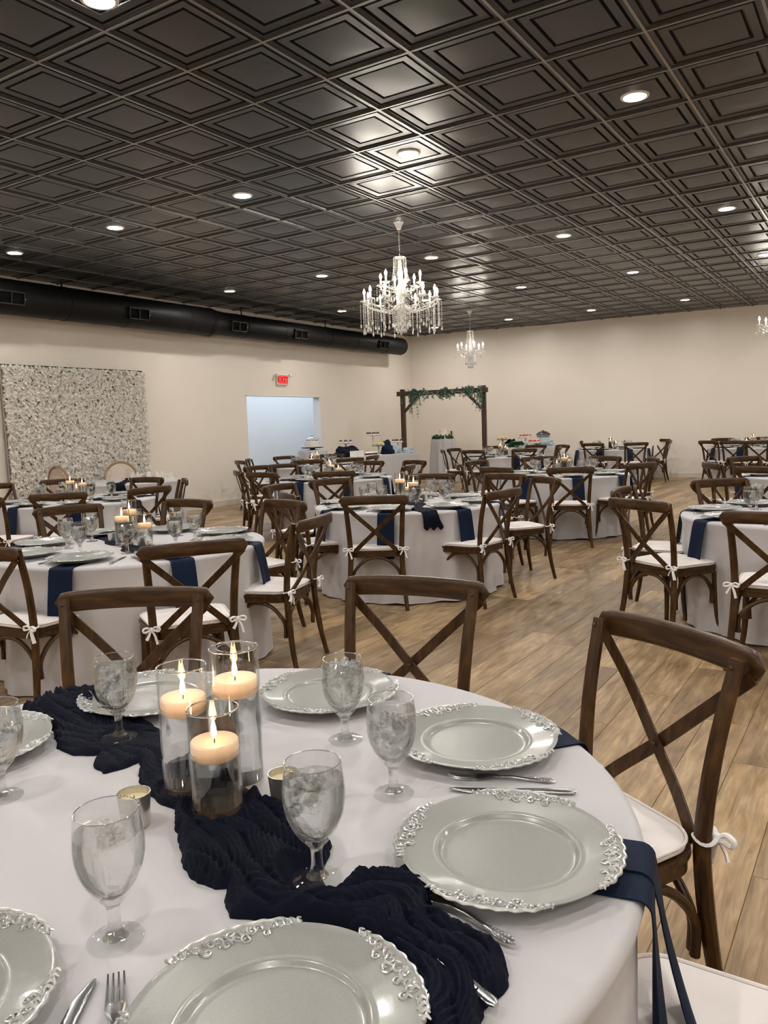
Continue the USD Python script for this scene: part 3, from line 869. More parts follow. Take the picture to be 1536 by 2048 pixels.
def build_charger(t):
    n = 240
    th = np.linspace(0, 2 * PI, n, endpoint=False)
    E_, k = plate_edge(th)
    prof = [(0.0, 0.0062), (0.03, 0.0062), (0.06, 0.0062), (0.088, 0.0062), (0.097, 0.0068), (0.1005, 0.0085), (0.1035, 0.0125), (0.1065, 0.0140), (0.110, 0.0136), (0.114, 0.0140), (0.121, 0.0158), (0.145, 0.0205)]
    rows = [np.c_[r * np.cos(th), r * np.sin(th), np.full(n, z)] for r, z in prof[1:]]
    for f, z in ((0.93, 0.0225), (0.985, 0.0240), (1.0, 0.0232), (0.995, 0.0212), (0.93, 0.0190)):
        rr = E_ * f
        rows.append(np.c_[rr * np.cos(th), rr * np.sin(th), np.full(n, z)])
    rows += [np.c_[r * np.cos(th), r * np.sin(th), np.full(n, z)] for r, z in ((0.120, 0.0120), (0.108, 0.0090), (0.1045, 0.001), (0.1005, 0.0), (0.096, 0.0028), (0.03, 0.0028))]
    V = np.stack(rows); V = np.concatenate([V, V[:, :1]], 1)
    m = grid_mesh(V)
    c = len(m.vertices)
    f0 = [[c, i, i + 1] for i in range(n)]
    o = (len(rows) - 1) * (n + 1)
    f1 = [[c + 1, o + i + 1, o + i] for i in range(n)]
    m = trimesh.Trimesh(np.vstack([m.vertices, [[0, 0, 0.0062], [0, 0, 0.0028]]]), np.vstack([m.faces, f0, f1]), process=False)
    m.merge_vertices(); m.fix_normals()
    obj('plate', m, 'charger_pearl', t, 40)
    rz = lambda r: 0.0205 + (r - 0.145) * 0.16 + 0.0006
    rr = random.Random(3)
    for q in range(4):
        a0 = q * PI / 2
        parts = []
        for side in (-1, 1):
            for i in range(9):
                a = a0 + side * math.radians(1.6 + i * 3.35)
                s = 0.0095 * (1 - i / 12) * rr.uniform(0.85, 1.1)
                rad = PLATE_R - 0.0035 - s * rr.uniform(1.0, 1.2)
                if i % 3 == 1 and i < 6:
                    rad -= 0.011
                ph = rr.uniform(0, 2 * PI); d = rr.choice((-1, 1))
                u = np.linspace(0, 1, 13)
                ang = ph + d * u * 2 * PI * 1.35
                rs = s * (1 - 0.82 * u)
                x, y = rad * math.cos(a) + rs * np.cos(ang), rad * math.sin(a) + rs * np.sin(ang)
                parts.append(tube(np.c_[x, y, rz(np.hypot(x, y))], np.linspace(0.0020, 0.0012, 13), 5))
                lf = np.array([0, 0.5, 1.0]); aa = a + side * math.radians(1.7)
                r2 = rad - 0.3 * s
                parts.append(tube(curve([(r2 * math.cos(aa), r2 * math.sin(aa), rz(r2)), ((r2 + 0.006) * math.cos(aa + .02), (r2 + 0.006) * math.sin(aa + .02), rz(r2) + 0.003), ((r2 + 0.011) * math.cos(aa), (r2 + 0.011) * math.sin(aa), rz(r2) + 0.001)], 3), [0.0012, 0.0018, 0.0022, 0.0022, 0.0020, 0.0016, 0.001], 5))
        tt = np.linspace(a0 - math.radians(31), a0 + math.radians(31), 70)
        e, _ = plate_edge(tt)
        parts.append(tube(np.c_[e * np.cos(tt), e * np.sin(tt), 0.0236 + 0 * tt], 0.0019 + 0.0009 * np.abs(np.sin(tt * 23)), 6))
        obj('scroll_border', parts, 'charger_silver', t, 50)


def ribbed(path, widths, thick, n=8):
    return strip_var(path, widths, thick)


def strip_var(path, W, Tk):
    """Flat-ish bar along +x path (x, y, z) with varying width and thickness, rounded edges."""
    P = np.asarray(path, float)
    n = 10
    a = np.linspace(0, 2 * PI, n, endpoint=False)
    ca, sa = np.sign(np.cos(a)) * np.abs(np.cos(a)) ** 0.8, np.sign(np.sin(a)) * np.abs(np.sin(a)) ** 0.8
    V = np.stack([np.c_[np.full(n, p[0]), p[1] + w / 2 * ca, p[2] + t / 2 * sa] for p, w, t in zip(P, W, Tk)])
    V = np.concatenate([V, V[:, :1]], 1)
    m = grid_mesh(V); k = len(m.vertices)
    f = [[k, i + 1, i] for i in range(n)] + [[k + 1, (len(P) - 1) * (n + 1) + i, (len(P) - 1) * (n + 1) + i + 1] for i in range(n)]
    m = trimesh.Trimesh(np.vstack([m.vertices, P[0], P[-1]]), np.vstack([m.faces, f]), process=False)
    m.merge_vertices(); m.fix_normals()
    return m


def handle(x0, x1, z0):
    u = np.linspace(0, 1, 22)
    x = x0 + (x1 - x0) * u
    w = np.interp(u, [0, 0.25, 0.6, 0.8, 0.93, 1.0], [0.0055, 0.0058, 0.009, 0.0165, 0.013, 0.003])
    tk = np.interp(u, [0, 0.3, 0.7, 1], [0.0030, 0.0034, 0.0042, 0.0022])
    z = z0 + np.interp(u, [0, 0.25, 0.6, 1.0], [0.006, 0.0075, 0.0035, 0.0025])
    m = [strip_var(np.c_[x, 0 * x, z], w, tk)]
    for k in range(7):                               # pressed pattern near the end
        uu = 0.62 + k * 0.05
        s = 0.0028 - 0.0002 * abs(k - 4)
        for sg in (-1, 1):
            m.append(turned(trimesh.creation.icosphere(1, s), loc=(x0 + (x1 - x0) * uu, sg * 0.0035, z0 + 0.0045)))
    return m


def build_fork(t):
    u = np.linspace(0, 1, 9)
    hd = strip_var(np.c_[-0.045 + 0.042 * u, 0 * u, 0.004 + 0.0045 * np.sin(u * PI / 2)], np.interp(u, [0, 0.35, 1], [0.0235, 0.0225, 0.006]), np.full(9, 0.0022))
    obj('fork_head', hd, 'cutlery_steel', t, 50)
    for k in range(4):
        y = (k - 1.5) * 0.0064
        pth = curve([(-0.042, y, 0.0042), (-0.062, y * 1.0, 0.0026), (-0.080, y * 0.98, 0.0035), (-0.094, y * 0.95, 0.0075)], 4)
        obj('tine', tube(pth, np.linspace(0.0021, 0.0011, len(pth)), 6, flat=0.7), 'cutlery_steel', t)
    obj('handle', handle(-0.008, 0.098, 0.0), 'cutlery_steel', t, 50)


def build_knife(t):
    u = np.linspace(0, 1, 14)
    x = -0.115 + 0.115 * u
    w = np.interp(u, [0, 0.06, 0.3, 0.85, 1.0], [0.003, 0.011, 0.0185, 0.018, 0.011])
    y = np.interp(u, [0, 0.3, 1], [0.005, 0.0, 0.0])
    obj('blade', strip_var(np.c_[x, y, np.full(14, 0.0035)], w, np.interp(u, [0, 1], [0.0016, 0.0024])), 'cutlery_steel', t, 40)
    h = handle(0.0, 0.105, 0.0)
    u = np.linspace(0, 1, 16)
    obj('handle', [strip_var(np.c_[0.105 * u, 0 * u, np.full(16, 0.0045)], np.interp(u, [0, 0.15, 0.8, 0.97, 1], [0.010, 0.0125, 0.017, 0.016, 0.008]), np.interp(u, [0, 0.5, 1], [0.006, 0.0075, 0.006]))] + h[1:], 'cutlery_steel', t, 50)


GOB_OUT = [(0, 0), (0.034, 0), (0.0368, 0.0016), (0.0362, 0.0034), (0.028, 0.0048), (0.017, 0.0075), (0.0115, 0.013), (0.0088, 0.022), (0.0080, 0.034), (0.0083, 0.045), (0.0105, 0.052), (0.016, 0.058), (0.0245, 0.068), (0.0335, 0.082), (0.0410, 0.100), (0.0445, 0.118), (0.0450, 0.135), (0.0432, 0.156), (0.0408, 0.1755), (0.0402, 0.1768)]
GOB_IN = [(0.0392, 0.1765), (0.0418, 0.156), (0.0435, 0.135), (0.0430, 0.118), (0.0394, 0.100), (0.0316, 0.083), (0.0225, 0.071), (0.012, 0.063), (0, 0.0605)]


def r_in(z):
    a = np.array(GOB_IN)[::-1]
    return np.interp(z, a[:, 1], a[:, 0])


def ice_lump(rr, s, cube=False):
    from scipy.spatial import ConvexHull
    p = rr.normal(size=(11, 3)) if not cube else np.array([[a, b, c] for a in (-1, 1) for b in (-1, 1) for c in (-1, 1)]) + rr.normal(size=(8, 3)) * 0.12
    p = p / np.linalg.norm(p, axis=1, keepdims=True) * rr.uniform(0.75, 1.1, (len(p), 1)) * s if not cube else p * s * 0.62
    p = p * rr.uniform(0.7, 1.2, 3)
    m = trimesh.convex.convex_hull(p)
    q, _ = np.linalg.qr(rr.normal(size=(3, 3)))
    m.apply_transform(np.vstack([np.c_[q, [0, 0, 0]], [0, 0, 0, 1]]))
    m.fix_normals()
    return m


def build_goblet(seed, level, n_ice, cube, heap):
    def go(t):
        rr = np.random.default_rng(seed)
        obj('bowl', lathe(GOB_OUT[11:] + GOB_IN, 40), 'thin_glass', t, 50)
        obj('rim', tube([(0.0397 * math.cos(a), 0.0397 * math.sin(a), 0.1768) for a in np.linspace(0, 2 * PI, 37)], 0.0009, 6, False), 'solid_glass', t, True)
        obj('stem', lathe([(0, 0.0045)] + [(0.0165, 0.0068)] + GOB_OUT[6:12] + [(0.013, 0.0600), (0, 0.0595)], 32), 'stem_glass', t, 50)
        obj('foot', lathe(GOB_OUT[:6] + [(0, 0.0055)], 40), 'foot_glass', t, 50)
        if not level:
            return
        zz = [0.0603, 0.063, 0.071, 0.083, 0.1, 0.118, 0.135]
        pr = [(0, 0.0602)] + [(r_in(z) + 0.0005, z) for z in zz[1:] if z < level] + [(r_in(level) + 0.0005, level), (r_in(level) - 0.003, level - 0.0006), (0, level - 0.0008)]
        obj('water', lathe(pr, 40), 'water', t, 40)
        k = 0
        while k < n_ice:
            s = rr.uniform(0.008, 0.0135) if not cube else rr.uniform(0.011, 0.014)
            z = rr.uniform(0.098 if not cube else (0.105 if n_ice > 4 else 0.134), level + (0.010 if heap else -0.004))
            R = max(0.002, r_in(min(z, 0.17)) - s * 1.15)
            a, r = rr.uniform(0, 2 * PI), R * math.sqrt(rr.uniform())
            if z - s < 0.085:
                continue
            obj('ice_lump', turned(ice_lump(rr, s, cube), loc=(r * math.cos(a), r * math.sin(a), z)), 'ice', t, False)
            k += 1
        if heap:
            for _ in range(heap):
                obj('ice_lump', turned(ice_lump(rr, rr.uniform(0.009, 0.013)), loc=(rr.uniform(-0.012, 0.012), rr.uniform(-0.012, 0.012), level + rr.uniform(0.006, 0.018))), 'ice', t, False)
    return go


gob_heap = Kind('water_goblet', build_goblet(1, 0.158, 22, False, 4))
gob_ice = Kind('water_goblet', build_goblet(2, 0.158, 20, False, 0))
gob_cube = Kind('water_goblet', build_goblet(3, 0.152, 9, True, 0))
gob_water = Kind('water_goblet', build_goblet(4, 0.150, 3, True, 0))
gob_empty = Kind('water_goblet', build_goblet(5, 0, 0, False, 0))
charger = Kind('charger_plate', build_charger)
fork = Kind('fork', build_fork)
knife = Kind('table_knife', build_knife)


def build_cyl(h, float_z):
    R = 0.0445

    def go(t):
        obj('glass', lathe([(R - 0.0022, 0.012), (R - 0.0022, h), (R - 0.0011, h + 0.0012), (R, h), (R, 0.012)], 40, True), 'thin_glass', t, 50)
        obj('rim', tube([((R - 0.0011) * math.cos(a), (R - 0.0011) * math.sin(a), h + 0.0006) for a in np.linspace(0, 2 * PI, 41)], 0.0014, 6, False), 'solid_glass', t, True)
        obj('glass_base', lathe([(0, 0), (R - 0.004, 0), (R, 0.004), (R, 0.0118), (0, 0.0118)], 40), 'foot_glass', t, 40)
        obj('water', lathe([(0, 0.0122), (R - 0.0024, 0.0122), (R - 0.0024, float_z + 0.014), (0, float_z + 0.0135)], 40), 'vase_water', t, 40)
        c = obj('floating_candle', lathe([(0, float_z), (0.029, float_z), (0.0370, float_z + 0.006), (0.0410, float_z + 0.014), (0.0410, float_z + 0.029), (0.0388, float_z + 0.0315), (0.033, float_z + 0.0305), (0.02, float_z + 0.0265), (0, float_z + 0.0255)], 36), 'wax', t, 40)
        obj('wick', tube([(0, 0, float_z + 0.024), (0.0006, 0, float_z + 0.034)], 0.0009, 6), 'wick_black', c)
        f0 = float_z + 0.033
        obj('flame', lathe([(0, f0), (0.0030, f0 + 0.003), (0.0052, f0 + 0.010), (0.0046, f0 + 0.018), (0.0024, f0 + 0.029), (0.0008, f0 + 0.039), (0, f0 + 0.042)], 10), 'flame', c, True)
    return go


cyls = {'short': Kind('candle_cylinder', build_cyl(0.178, 0.092)), 'medium': Kind('candle_cylinder', build_cyl(0.228, 0.142)), 'tall': Kind('candle_cylinder', build_cyl(0.257, 0.170))}


def build_votive(t):
    obj('cup', lathe([(0, 0), (0.0205, 0), (0.0225, 0.003), (0.0275, 0.058), (0.0262, 0.058), (0.0215, 0.006), (0, 0.006)], 28), 'crackled_silver', t, 50)
    obj('wax', lathe([(0, 0.006), (0.0210, 0.006), (0.0248, 0.046), (0, 0.0455)], 24), 'votive_wax', t, 40)
    obj('wick', tube([(0, 0, 0.045), (0, 0.0005, 0.052)], 0.0008, 5), 'wick_black', t)


votive = Kind('votive_cup', build_votive)
CR = 0.780


def napkin_mesh(w, hang, seed):
    rr = np.random.default_rng(seed)
    a, b = 34, 9
    path = [(r, TZ + 0.003) for r in np.linspace(0.50, CR - 0.016, 10)]
    path += [(CR - 0.014 + 0.022 * math.sin(q), TZ - 0.019 + 0.022 * math.cos(q)) for q in np.linspace(0.25, PI / 2, 5)]
    path += [(CR + 0.012 + 0.045 * k, TZ - 0.022 - hang * k) for k in np.linspace(0.08, 1, 12)]
    P = np.array(path)
    V = np.zeros((len(P), b, 3))
    for j, v in enumerate(np.linspace(-1, 1, b)):
        V[:, j, 0] = P[:, 0] + 0.004 * np.sin(3 * v + seed) * np.clip((TZ - P[:, 1]) / 0.2, 0, 1)
        V[:, j, 1] = v * w / 2 * (1 + 0.05 * np.clip((TZ - P[:, 1]) / 0.3, 0, 1))
        V[:, j, 2] = P[:, 1] + 0.0012 * math.sin(5 * v + seed)
    return V


def build_napkin(seed):
    def go(t):
        V = napkin_mesh(0.128, 0.31, seed)
        obj('napkin_fold', thicken(V, 0.0022), 'navy_napkin', t, 50)
        V2 = napkin_mesh(0.122, 0.285, seed + 1) - np.array([0.0030, 0, 0.0030])
        obj('napkin_fold', thicken(V2[4:], 0.0018), 'navy_napkin', t, 50)
    return go


napkins = [Kind('napkin', build_napkin(s)) for s in (1, 4)]


def crumple(P, seed, amp):
    """Height of crumpled gauze over points given as (along, across)."""
    q = np.c_[P[:, 0] * 9, P[:, 1] * 22, np.zeros(len(P))]
    a = fbm(q, 3, seed)
    r = np.abs(np.sin(P[:, 1] * 150 + 7 * noise(q * 0.7, seed + 5) + 2.5 * np.sin(P[:, 0] * 14)))
    return amp * (0.15 + 1.25 * np.clip(a - 0.25, 0, 1)) + 0.0030 * r + 0.0035 * np.abs(np.sin(P[:, 0] * 34 + 9 * noise(q, seed + 9)))


def build_runner(seed, tail):
    def go(t):
        nu, nv = 170, 44
        L0, L1 = -0.66, (CR + 0.12 if tail else 0.60)
        U = np.linspace(L0, L1, nu)
        V = np.zeros((nu, nv, 3))
        for i, u in enumerate(U):
            hw = 0.085 + 0.03 * math.sin(u * 7 + seed) + 0.018 * math.sin(u * 17 + 2 * seed)
            hw *= 1 - 0.35 * (tail and u > 0.5) * min(1, (u - 0.5) / 0.15)
            hw *= min(1, 0.45 + 8 * min(u - L0, (L1 - u) if not tail else 1))
            cy = 0.045 * math.sin(u * 4.5 + seed)
            for j, v in enumerate(np.linspace(-1, 1, nv)):
                V[i, j] = (u + 0.012 * math.sin(9 * v + u * 30), cy + v * hw, 0)
        P = V.reshape(-1, 3)
        e = np.clip((1 - np.abs(np.tile(np.linspace(-1, 1, nv), nu))) * 5, 0, 1) ** 0.6
        h = 0.002 + crumple(P[:, :2], seed, 0.016) * e
        near = np.exp(-(np.hypot(P[:, 0], P[:, 1]) / 0.15) ** 4)
        h = h * (1 - 0.8 * near)
        over = np.clip(P[:, 0] - (CR - 0.01), 0, None)
        P[:, 2] = TZ + h - np.where(over > 0, over * 0.97, 0) - np.where(over > 0, h * 0.7, 0)
        P[:, 0] = np.where(over > 0, CR - 0.01 + 0.25 * np.minimum(over, 0.04) + h * 0.8 + 0.014 * np.clip(over / 0.03, 0, 1), P[:, 0])
        V = P.reshape(nu, nv, 3)
        obj('gauze', thicken(V, 0.0015), 'navy_gauze', t, 60)
    return go


runners = {True: Kind('gauze_runner', build_runner(2, True)), False: Kind('gauze_runner', build_runner(5, False))}

# ---- the nearest table, read off the photograph
c0 = np.array(TB['T0'])
def on(px, py, dz=0.0):
    return np.array([*onz(px, py, TZ + dz)[:2], TZ])


G0 = 'places laid on the nearest table'
P0 = dict(zip(['right of the nearest table, beside a fork', 'far right of the nearest table', 'far side, behind the heaped goblet', 'far left, behind the candle cylinders',
               'left edge, beside the cut-off goblet', 'lower left corner of the picture', 'bottom edge, beside the dark runner'],
              [(1015, 1693), (952, 1474), (658, 1381), (302, 1388), (-62, 1487), (-196, 2010), (546, 2046)]))
PLA = []
for nm, q in P0.items():
    p = on(*q, 0.02); v = p[:2] - c0
    PLA.append(math.atan2(v[1], v[0]))
    charger.place(p + [0, 0, 0.004], PLA[-1] + 0.05, f'silver charger plate with scrolled rim at the {nm}', 'plate', 'silver charger plates')
for kind, q, lab in ((gob_water, (232, 1883), 'stemmed water goblet with hardly any ice beside the votive at lower left'), (gob_cube, (636, 1767), 'stemmed water goblet with ice cubes standing at the runner, nearest the middle'),
                     (gob_ice, (788, 1590), 'stemmed goblet full of crushed ice beside the far right charger'), (gob_heap, (691, 1482), 'stemmed goblet heaped with crushed ice above its rim in front of the far charger'),
                     (gob_ice, (240, 1480), 'stemmed goblet of crushed ice standing on the bunched runner at left'), (gob_ice, (5, 1597), 'stemmed goblet cut off by the left edge of the picture'),
                     (gob_water, (478, 1449), 'stemmed goblet almost hidden behind the tallest candle cylinder')):
    on_runner = q in ((240, 1480), (636, 1767))
    kind.place(on(*q) + [0, 0, 0.006 if on_runner else 0.001], 0.7 * q[0], lab, 'glass', 'water goblets on the nearest table')
for k, q, lab in (('short', (437, 1622), 'shortest glass cylinder with floating candle, standing in front on the nearest table'), ('medium', (378, 1580), 'middle-height glass cylinder with floating candle, left one on the nearest table'), ('tall', (482, 1572), 'tallest glass cylinder with floating candle at the back on the nearest table')):
    cyls[k].place(on(*q) + [0, 0, 0.005], 0.4, lab, 'candle', 'floating candles in cylinders')
votive.place(on(272, 1652) + [0, 0, 0.001], 0, 'crackled silver votive cup with yellow wax behind the nearest goblet', 'candle', 'votive cups')
votive.place(on(570, 1610) + [0, 0, 0.001], 0, 'crackled silver votive cup partly hidden by the ice cube goblet', 'candle', 'votive cups')


def lay(kind, tip, end, lab, cat, lift=0.0, tip_x=-0.095, s=1):
    a, b = on(*tip), on(*end)
    ang = math.atan2(b[1] - a[1], b[0] - a[0])
    m = a + (0.094 if kind is fork else 0.114) * np.array([math.cos(ang), math.sin(ang), 0])
    kind.place((m[0], m[1], TZ + 0.001 + lift), ang, lab, cat, 'cutlery on the nearest table')


lay(fork, (812, 1778), (1030, 1902), 'steel fork with its tines on the dark runner beside the right-hand charger', 'fork', 0.006)
lay(fork, (898, 1556), (1090, 1565), 'steel fork lying between the two right-hand chargers', 'fork')
lay(fork, (233, 1958), (226, 2180), 'steel fork with tines pointing up at the bottom edge, beside the nearest charger', 'fork')
lay(knife, (900, 1584), (1148, 1589), 'table knife half hidden under the far rim of the right-hand charger', 'knife')
lay(knife, (765, 1840), (985, 2030), 'table knife tucked in the folds of the dark runner, its handle end showing', 'knife', 0.010)
lay(knife, (182, 1966), (70, 2190), 'table knife with dark blade at the bottom edge between two chargers', 'knife')

# napkins of the nearest table: under the right and far right chargers, hanging over the edge
def napkin_near():
    t = thing('napkin', 'navy napkin under the right-hand charger, its two tails hanging over the table edge', 'napkin', (*c0, 0), PLA[0] + 0.035, 'navy napkins')
    w, b = 0.150, 13
    path = [(r, TZ + 0.004) for r in np.linspace(0.46, CR - 0.014, 12)] + [(CR - 0.014 + 0.022 * math.sin(q), TZ - 0.018 + 0.022 * math.cos(q)) for q in np.linspace(0.25, PI / 2, 5)]
    for name, y0, y1, L, out, twist in (('napkin_tail', -0.075, 0.006, 0.36, 0.02, 0.02), ('napkin_tail', -0.01, 0.075, 0.42, 0.115, -0.03)):
        P = np.array(path + [(CR + 0.009 + out * k ** 1.3, TZ - 0.02 - L * k) for k in np.linspace(0.06, 1, 14)])
        V = np.zeros((len(P), b, 3))
        for j, v in enumerate(np.linspace(0, 1, b)):
            d = np.clip((TZ - 0.02 - P[:, 1]) / L, 0, 1)
            y = y0 + (y1 - y0) * v
            ymid = (y0 + y1) / 2
            V[:, j, 0] = P[:, 0] + 0.020 * d * math.sin(v * PI * 1.6) + 0.002
            V[:, j, 1] = ymid + (y - ymid) * (1 - 0.25 * d) + twist * d
            V[:, j, 2] = P[:, 1] - 0.03 * d * v + (0.0032 if y0 > -0.05 else 0.0)
            V[:, j, 0] += (0.0032 if y0 > -0.05 else 0.0) * (d > 0)
        obj(name, thicken(V, 0.0025), 'navy_napkin', t, 60)


napkin_near()
napkins[0].place((*c0, 0.001), PLA[1] - 0.02, 'navy napkin showing behind the far right charger of the nearest table', 'napkin', 'navy napkins')
for a, nm in ((PLA[2], 'far'), (PLA[3], 'far left')):
    napkins[1].place((*c0, 0.001), a, f'navy napkin hanging beyond the {nm} charger of the nearest table', 'napkin', 'navy napkins')


# the dark gauze runner of the nearest table: its outline on the tabletop as it lies there
OUTL = [(47, 1424), (80, 1404), (115, 1396), (169, 1386), (200, 1398), (222, 1425), (257, 1436), (294, 1448), (318, 1465), (345, 1500), (400, 1520), (450, 1545), (489, 1579), (514, 1589), (524, 1615), (569, 1634), (612, 1660), (632, 1690),
        (657, 1694), (650, 1722), (634, 1752), (651, 1782), (693, 1782), (725, 1780), (784, 1760), (820, 1755), (849, 1773), (852, 1800), (858, 1830), (900, 1864), (917, 1874), (964, 1898), (1003, 1929), (1013, 1952), (1007, 1976), (987, 1999), (962, 2020), (956, 2060), (960, 2120), (880, 2130), (845, 2060),
        (838, 2000), (810, 1940), (760, 1890), (690, 1860), (600, 1845), (520, 1838), (464, 1835), (454, 1807), (457, 1776), (430, 1778), (382, 1754), (369, 1726), (362, 1689), (354, 1648), (356, 1619), (325, 1609), (305, 1592), (283, 1572), (281, 1523), (244, 1538), (210, 1547), (193, 1535), (192, 1520), (206, 1508), (190, 1511), (149, 1511), (118, 1497), (112, 1470), (95, 1444)]


def near_runner():
    from shapely.geometry import Polygon, Point
    from shapely import contains_xy
    from scipy.spatial import Delaunay, cKDTree
    ring = np.array([on(*q)[:2] for q in OUTL])
    poly = Polygon(ring).buffer(0)
    poly = poly if poly.geom_type == 'Polygon' else max(poly.geoms, key=lambda g: g.area)
    poly = poly.buffer(0.004).simplify(0.0008)
    L = poly.exterior.length
    B = np.array([poly.exterior.interpolate(s).coords[0] for s in np.arange(0, L, 0.0028)])
    B += (fbm(np.c_[B * 60, np.zeros(len(B))], 2, 4)[:, None] - 0.5) * 0.006
    poly = Polygon(B).buffer(0)
    poly = poly if poly.geom_type == 'Polygon' else max(poly.geoms, key=lambda g: g.area)
    x0, y0, x1, y1 = poly.bounds
    gx, gy = np.meshgrid(np.arange(x0, x1, 0.0026), np.arange(y0, y1, 0.0026))
    rr = np.random.default_rng(5)
    I = np.c_[gx.ravel(), gy.ravel()] + rr.uniform(-0.0006, 0.0006, (gx.size, 2))
    I = I[contains_xy(poly.buffer(-0.0018), I[:, 0], I[:, 1])]
    P = np.vstack([B, I])
    tri = Delaunay(P).simplices
    tri = tri[contains_xy(poly, *P[tri].mean(1).T)]
    d, _ = cKDTree(B).query(P)
    # the middle line gives the direction along which the gauze is gathered
    mid = curve([(*on(*q)[:2],) for q in ((70, 1415), (160, 1450), (250, 1490), (310, 1530), (370, 1590), (440, 1640), (480, 1720), (560, 1790), (700, 1830), (820, 1830), (900, 1920), (930, 2040), (930, 2120))], 12)
    s = np.r_[0, np.cumsum(np.linalg.norm(np.diff(mid, axis=0), axis=1))]
    tn = np.gradient(mid, axis=0); tn /= np.linalg.norm(tn, axis=1, keepdims=True)
    dist, k = cKDTree(mid).query(P)
    w = np.exp(-((P[:, None] - mid[None, ::4]) ** 2).sum(-1) / 0.03 ** 2) + 1e-9
    w /= w.sum(1, keepdims=True)
    T = w @ tn[::4]; T /= np.linalg.norm(T, axis=1, keepdims=True)
    C, S = w @ mid[::4], w @ s[::4]
    r = P - C
    along, across = S + (r * T).sum(1), r[:, 0] * -T[:, 1] + r[:, 1] * T[:, 0]
    q = np.c_[along, across]
    n0 = fbm(np.c_[q[:, 0] * 10, q[:, 1] * 16, np.zeros(len(q))], 3, 21)
    warp = noise(np.c_[q[:, 0] * 12, q[:, 1] * 12, np.ones(len(q))], 3)
    fold = np.abs(np.sin(q[:, 1] * 95 + 5.5 * warp + 1.8 * np.sin(q[:, 0] * 11))) ** 0.8
    crink = np.abs(np.sin(q[:, 1] * 360 + 7 * noise(np.c_[q * 26, np.zeros(len(q))], 8) + 6 * np.sin(q[:, 0] * 25)))
    base = 0.003 + 0.010 * np.clip(n0 - 0.25, 0, 1) + 0.0085 * fold * (0.4 + n0) + 0.0044 * crink
    end = np.clip((along - 0.62) / 0.2, 0, 1) + np.clip((0.28 - along) / 0.2, 0, 1)
    base = base * (0.8 + 1.0 * end)
    z = base * np.clip(d / 0.011, 0, 1) ** 0.5 + 0.001
    for px, py, rad in ((437, 1622, 0.052), (378, 1580, 0.052), (482, 1572, 0.05), (240, 1480, 0.042), (636, 1767, 0.042)):
        m = on(px, py)[:2]
        kk = np.clip((np.hypot(*(P - m).T) - rad) / 0.03, 0, 1)
        z = np.minimum(z, 0.003 + 0.05 * kk)
    v = np.c_[P, TZ + z]
    t = thing('gauze_runner', 'crinkled dark navy gauze runner bunched across the nearest table', 'table runner', (0, 0, 0), 0, 'navy gauze runners')
    f = tri.copy()
    m = trimesh.Trimesh(v, f, process=False)
    if m.face_normals[:, 2].mean() < 0:
        m.invert()
    obj('gauze', m, 'navy_gauze', t, True)


near_runner()

# ---- the other tables: eight places round each, in step with its chairs
def phase_of(nm):
    c = np.array(TB[nm])
    a = np.array([math.atan2(*(p - c)[::-1]) for p, _ in CHAIRS[nm]])
    return math.atan2(np.sin(8 * a).mean(), np.cos(8 * a).mean()) / 8


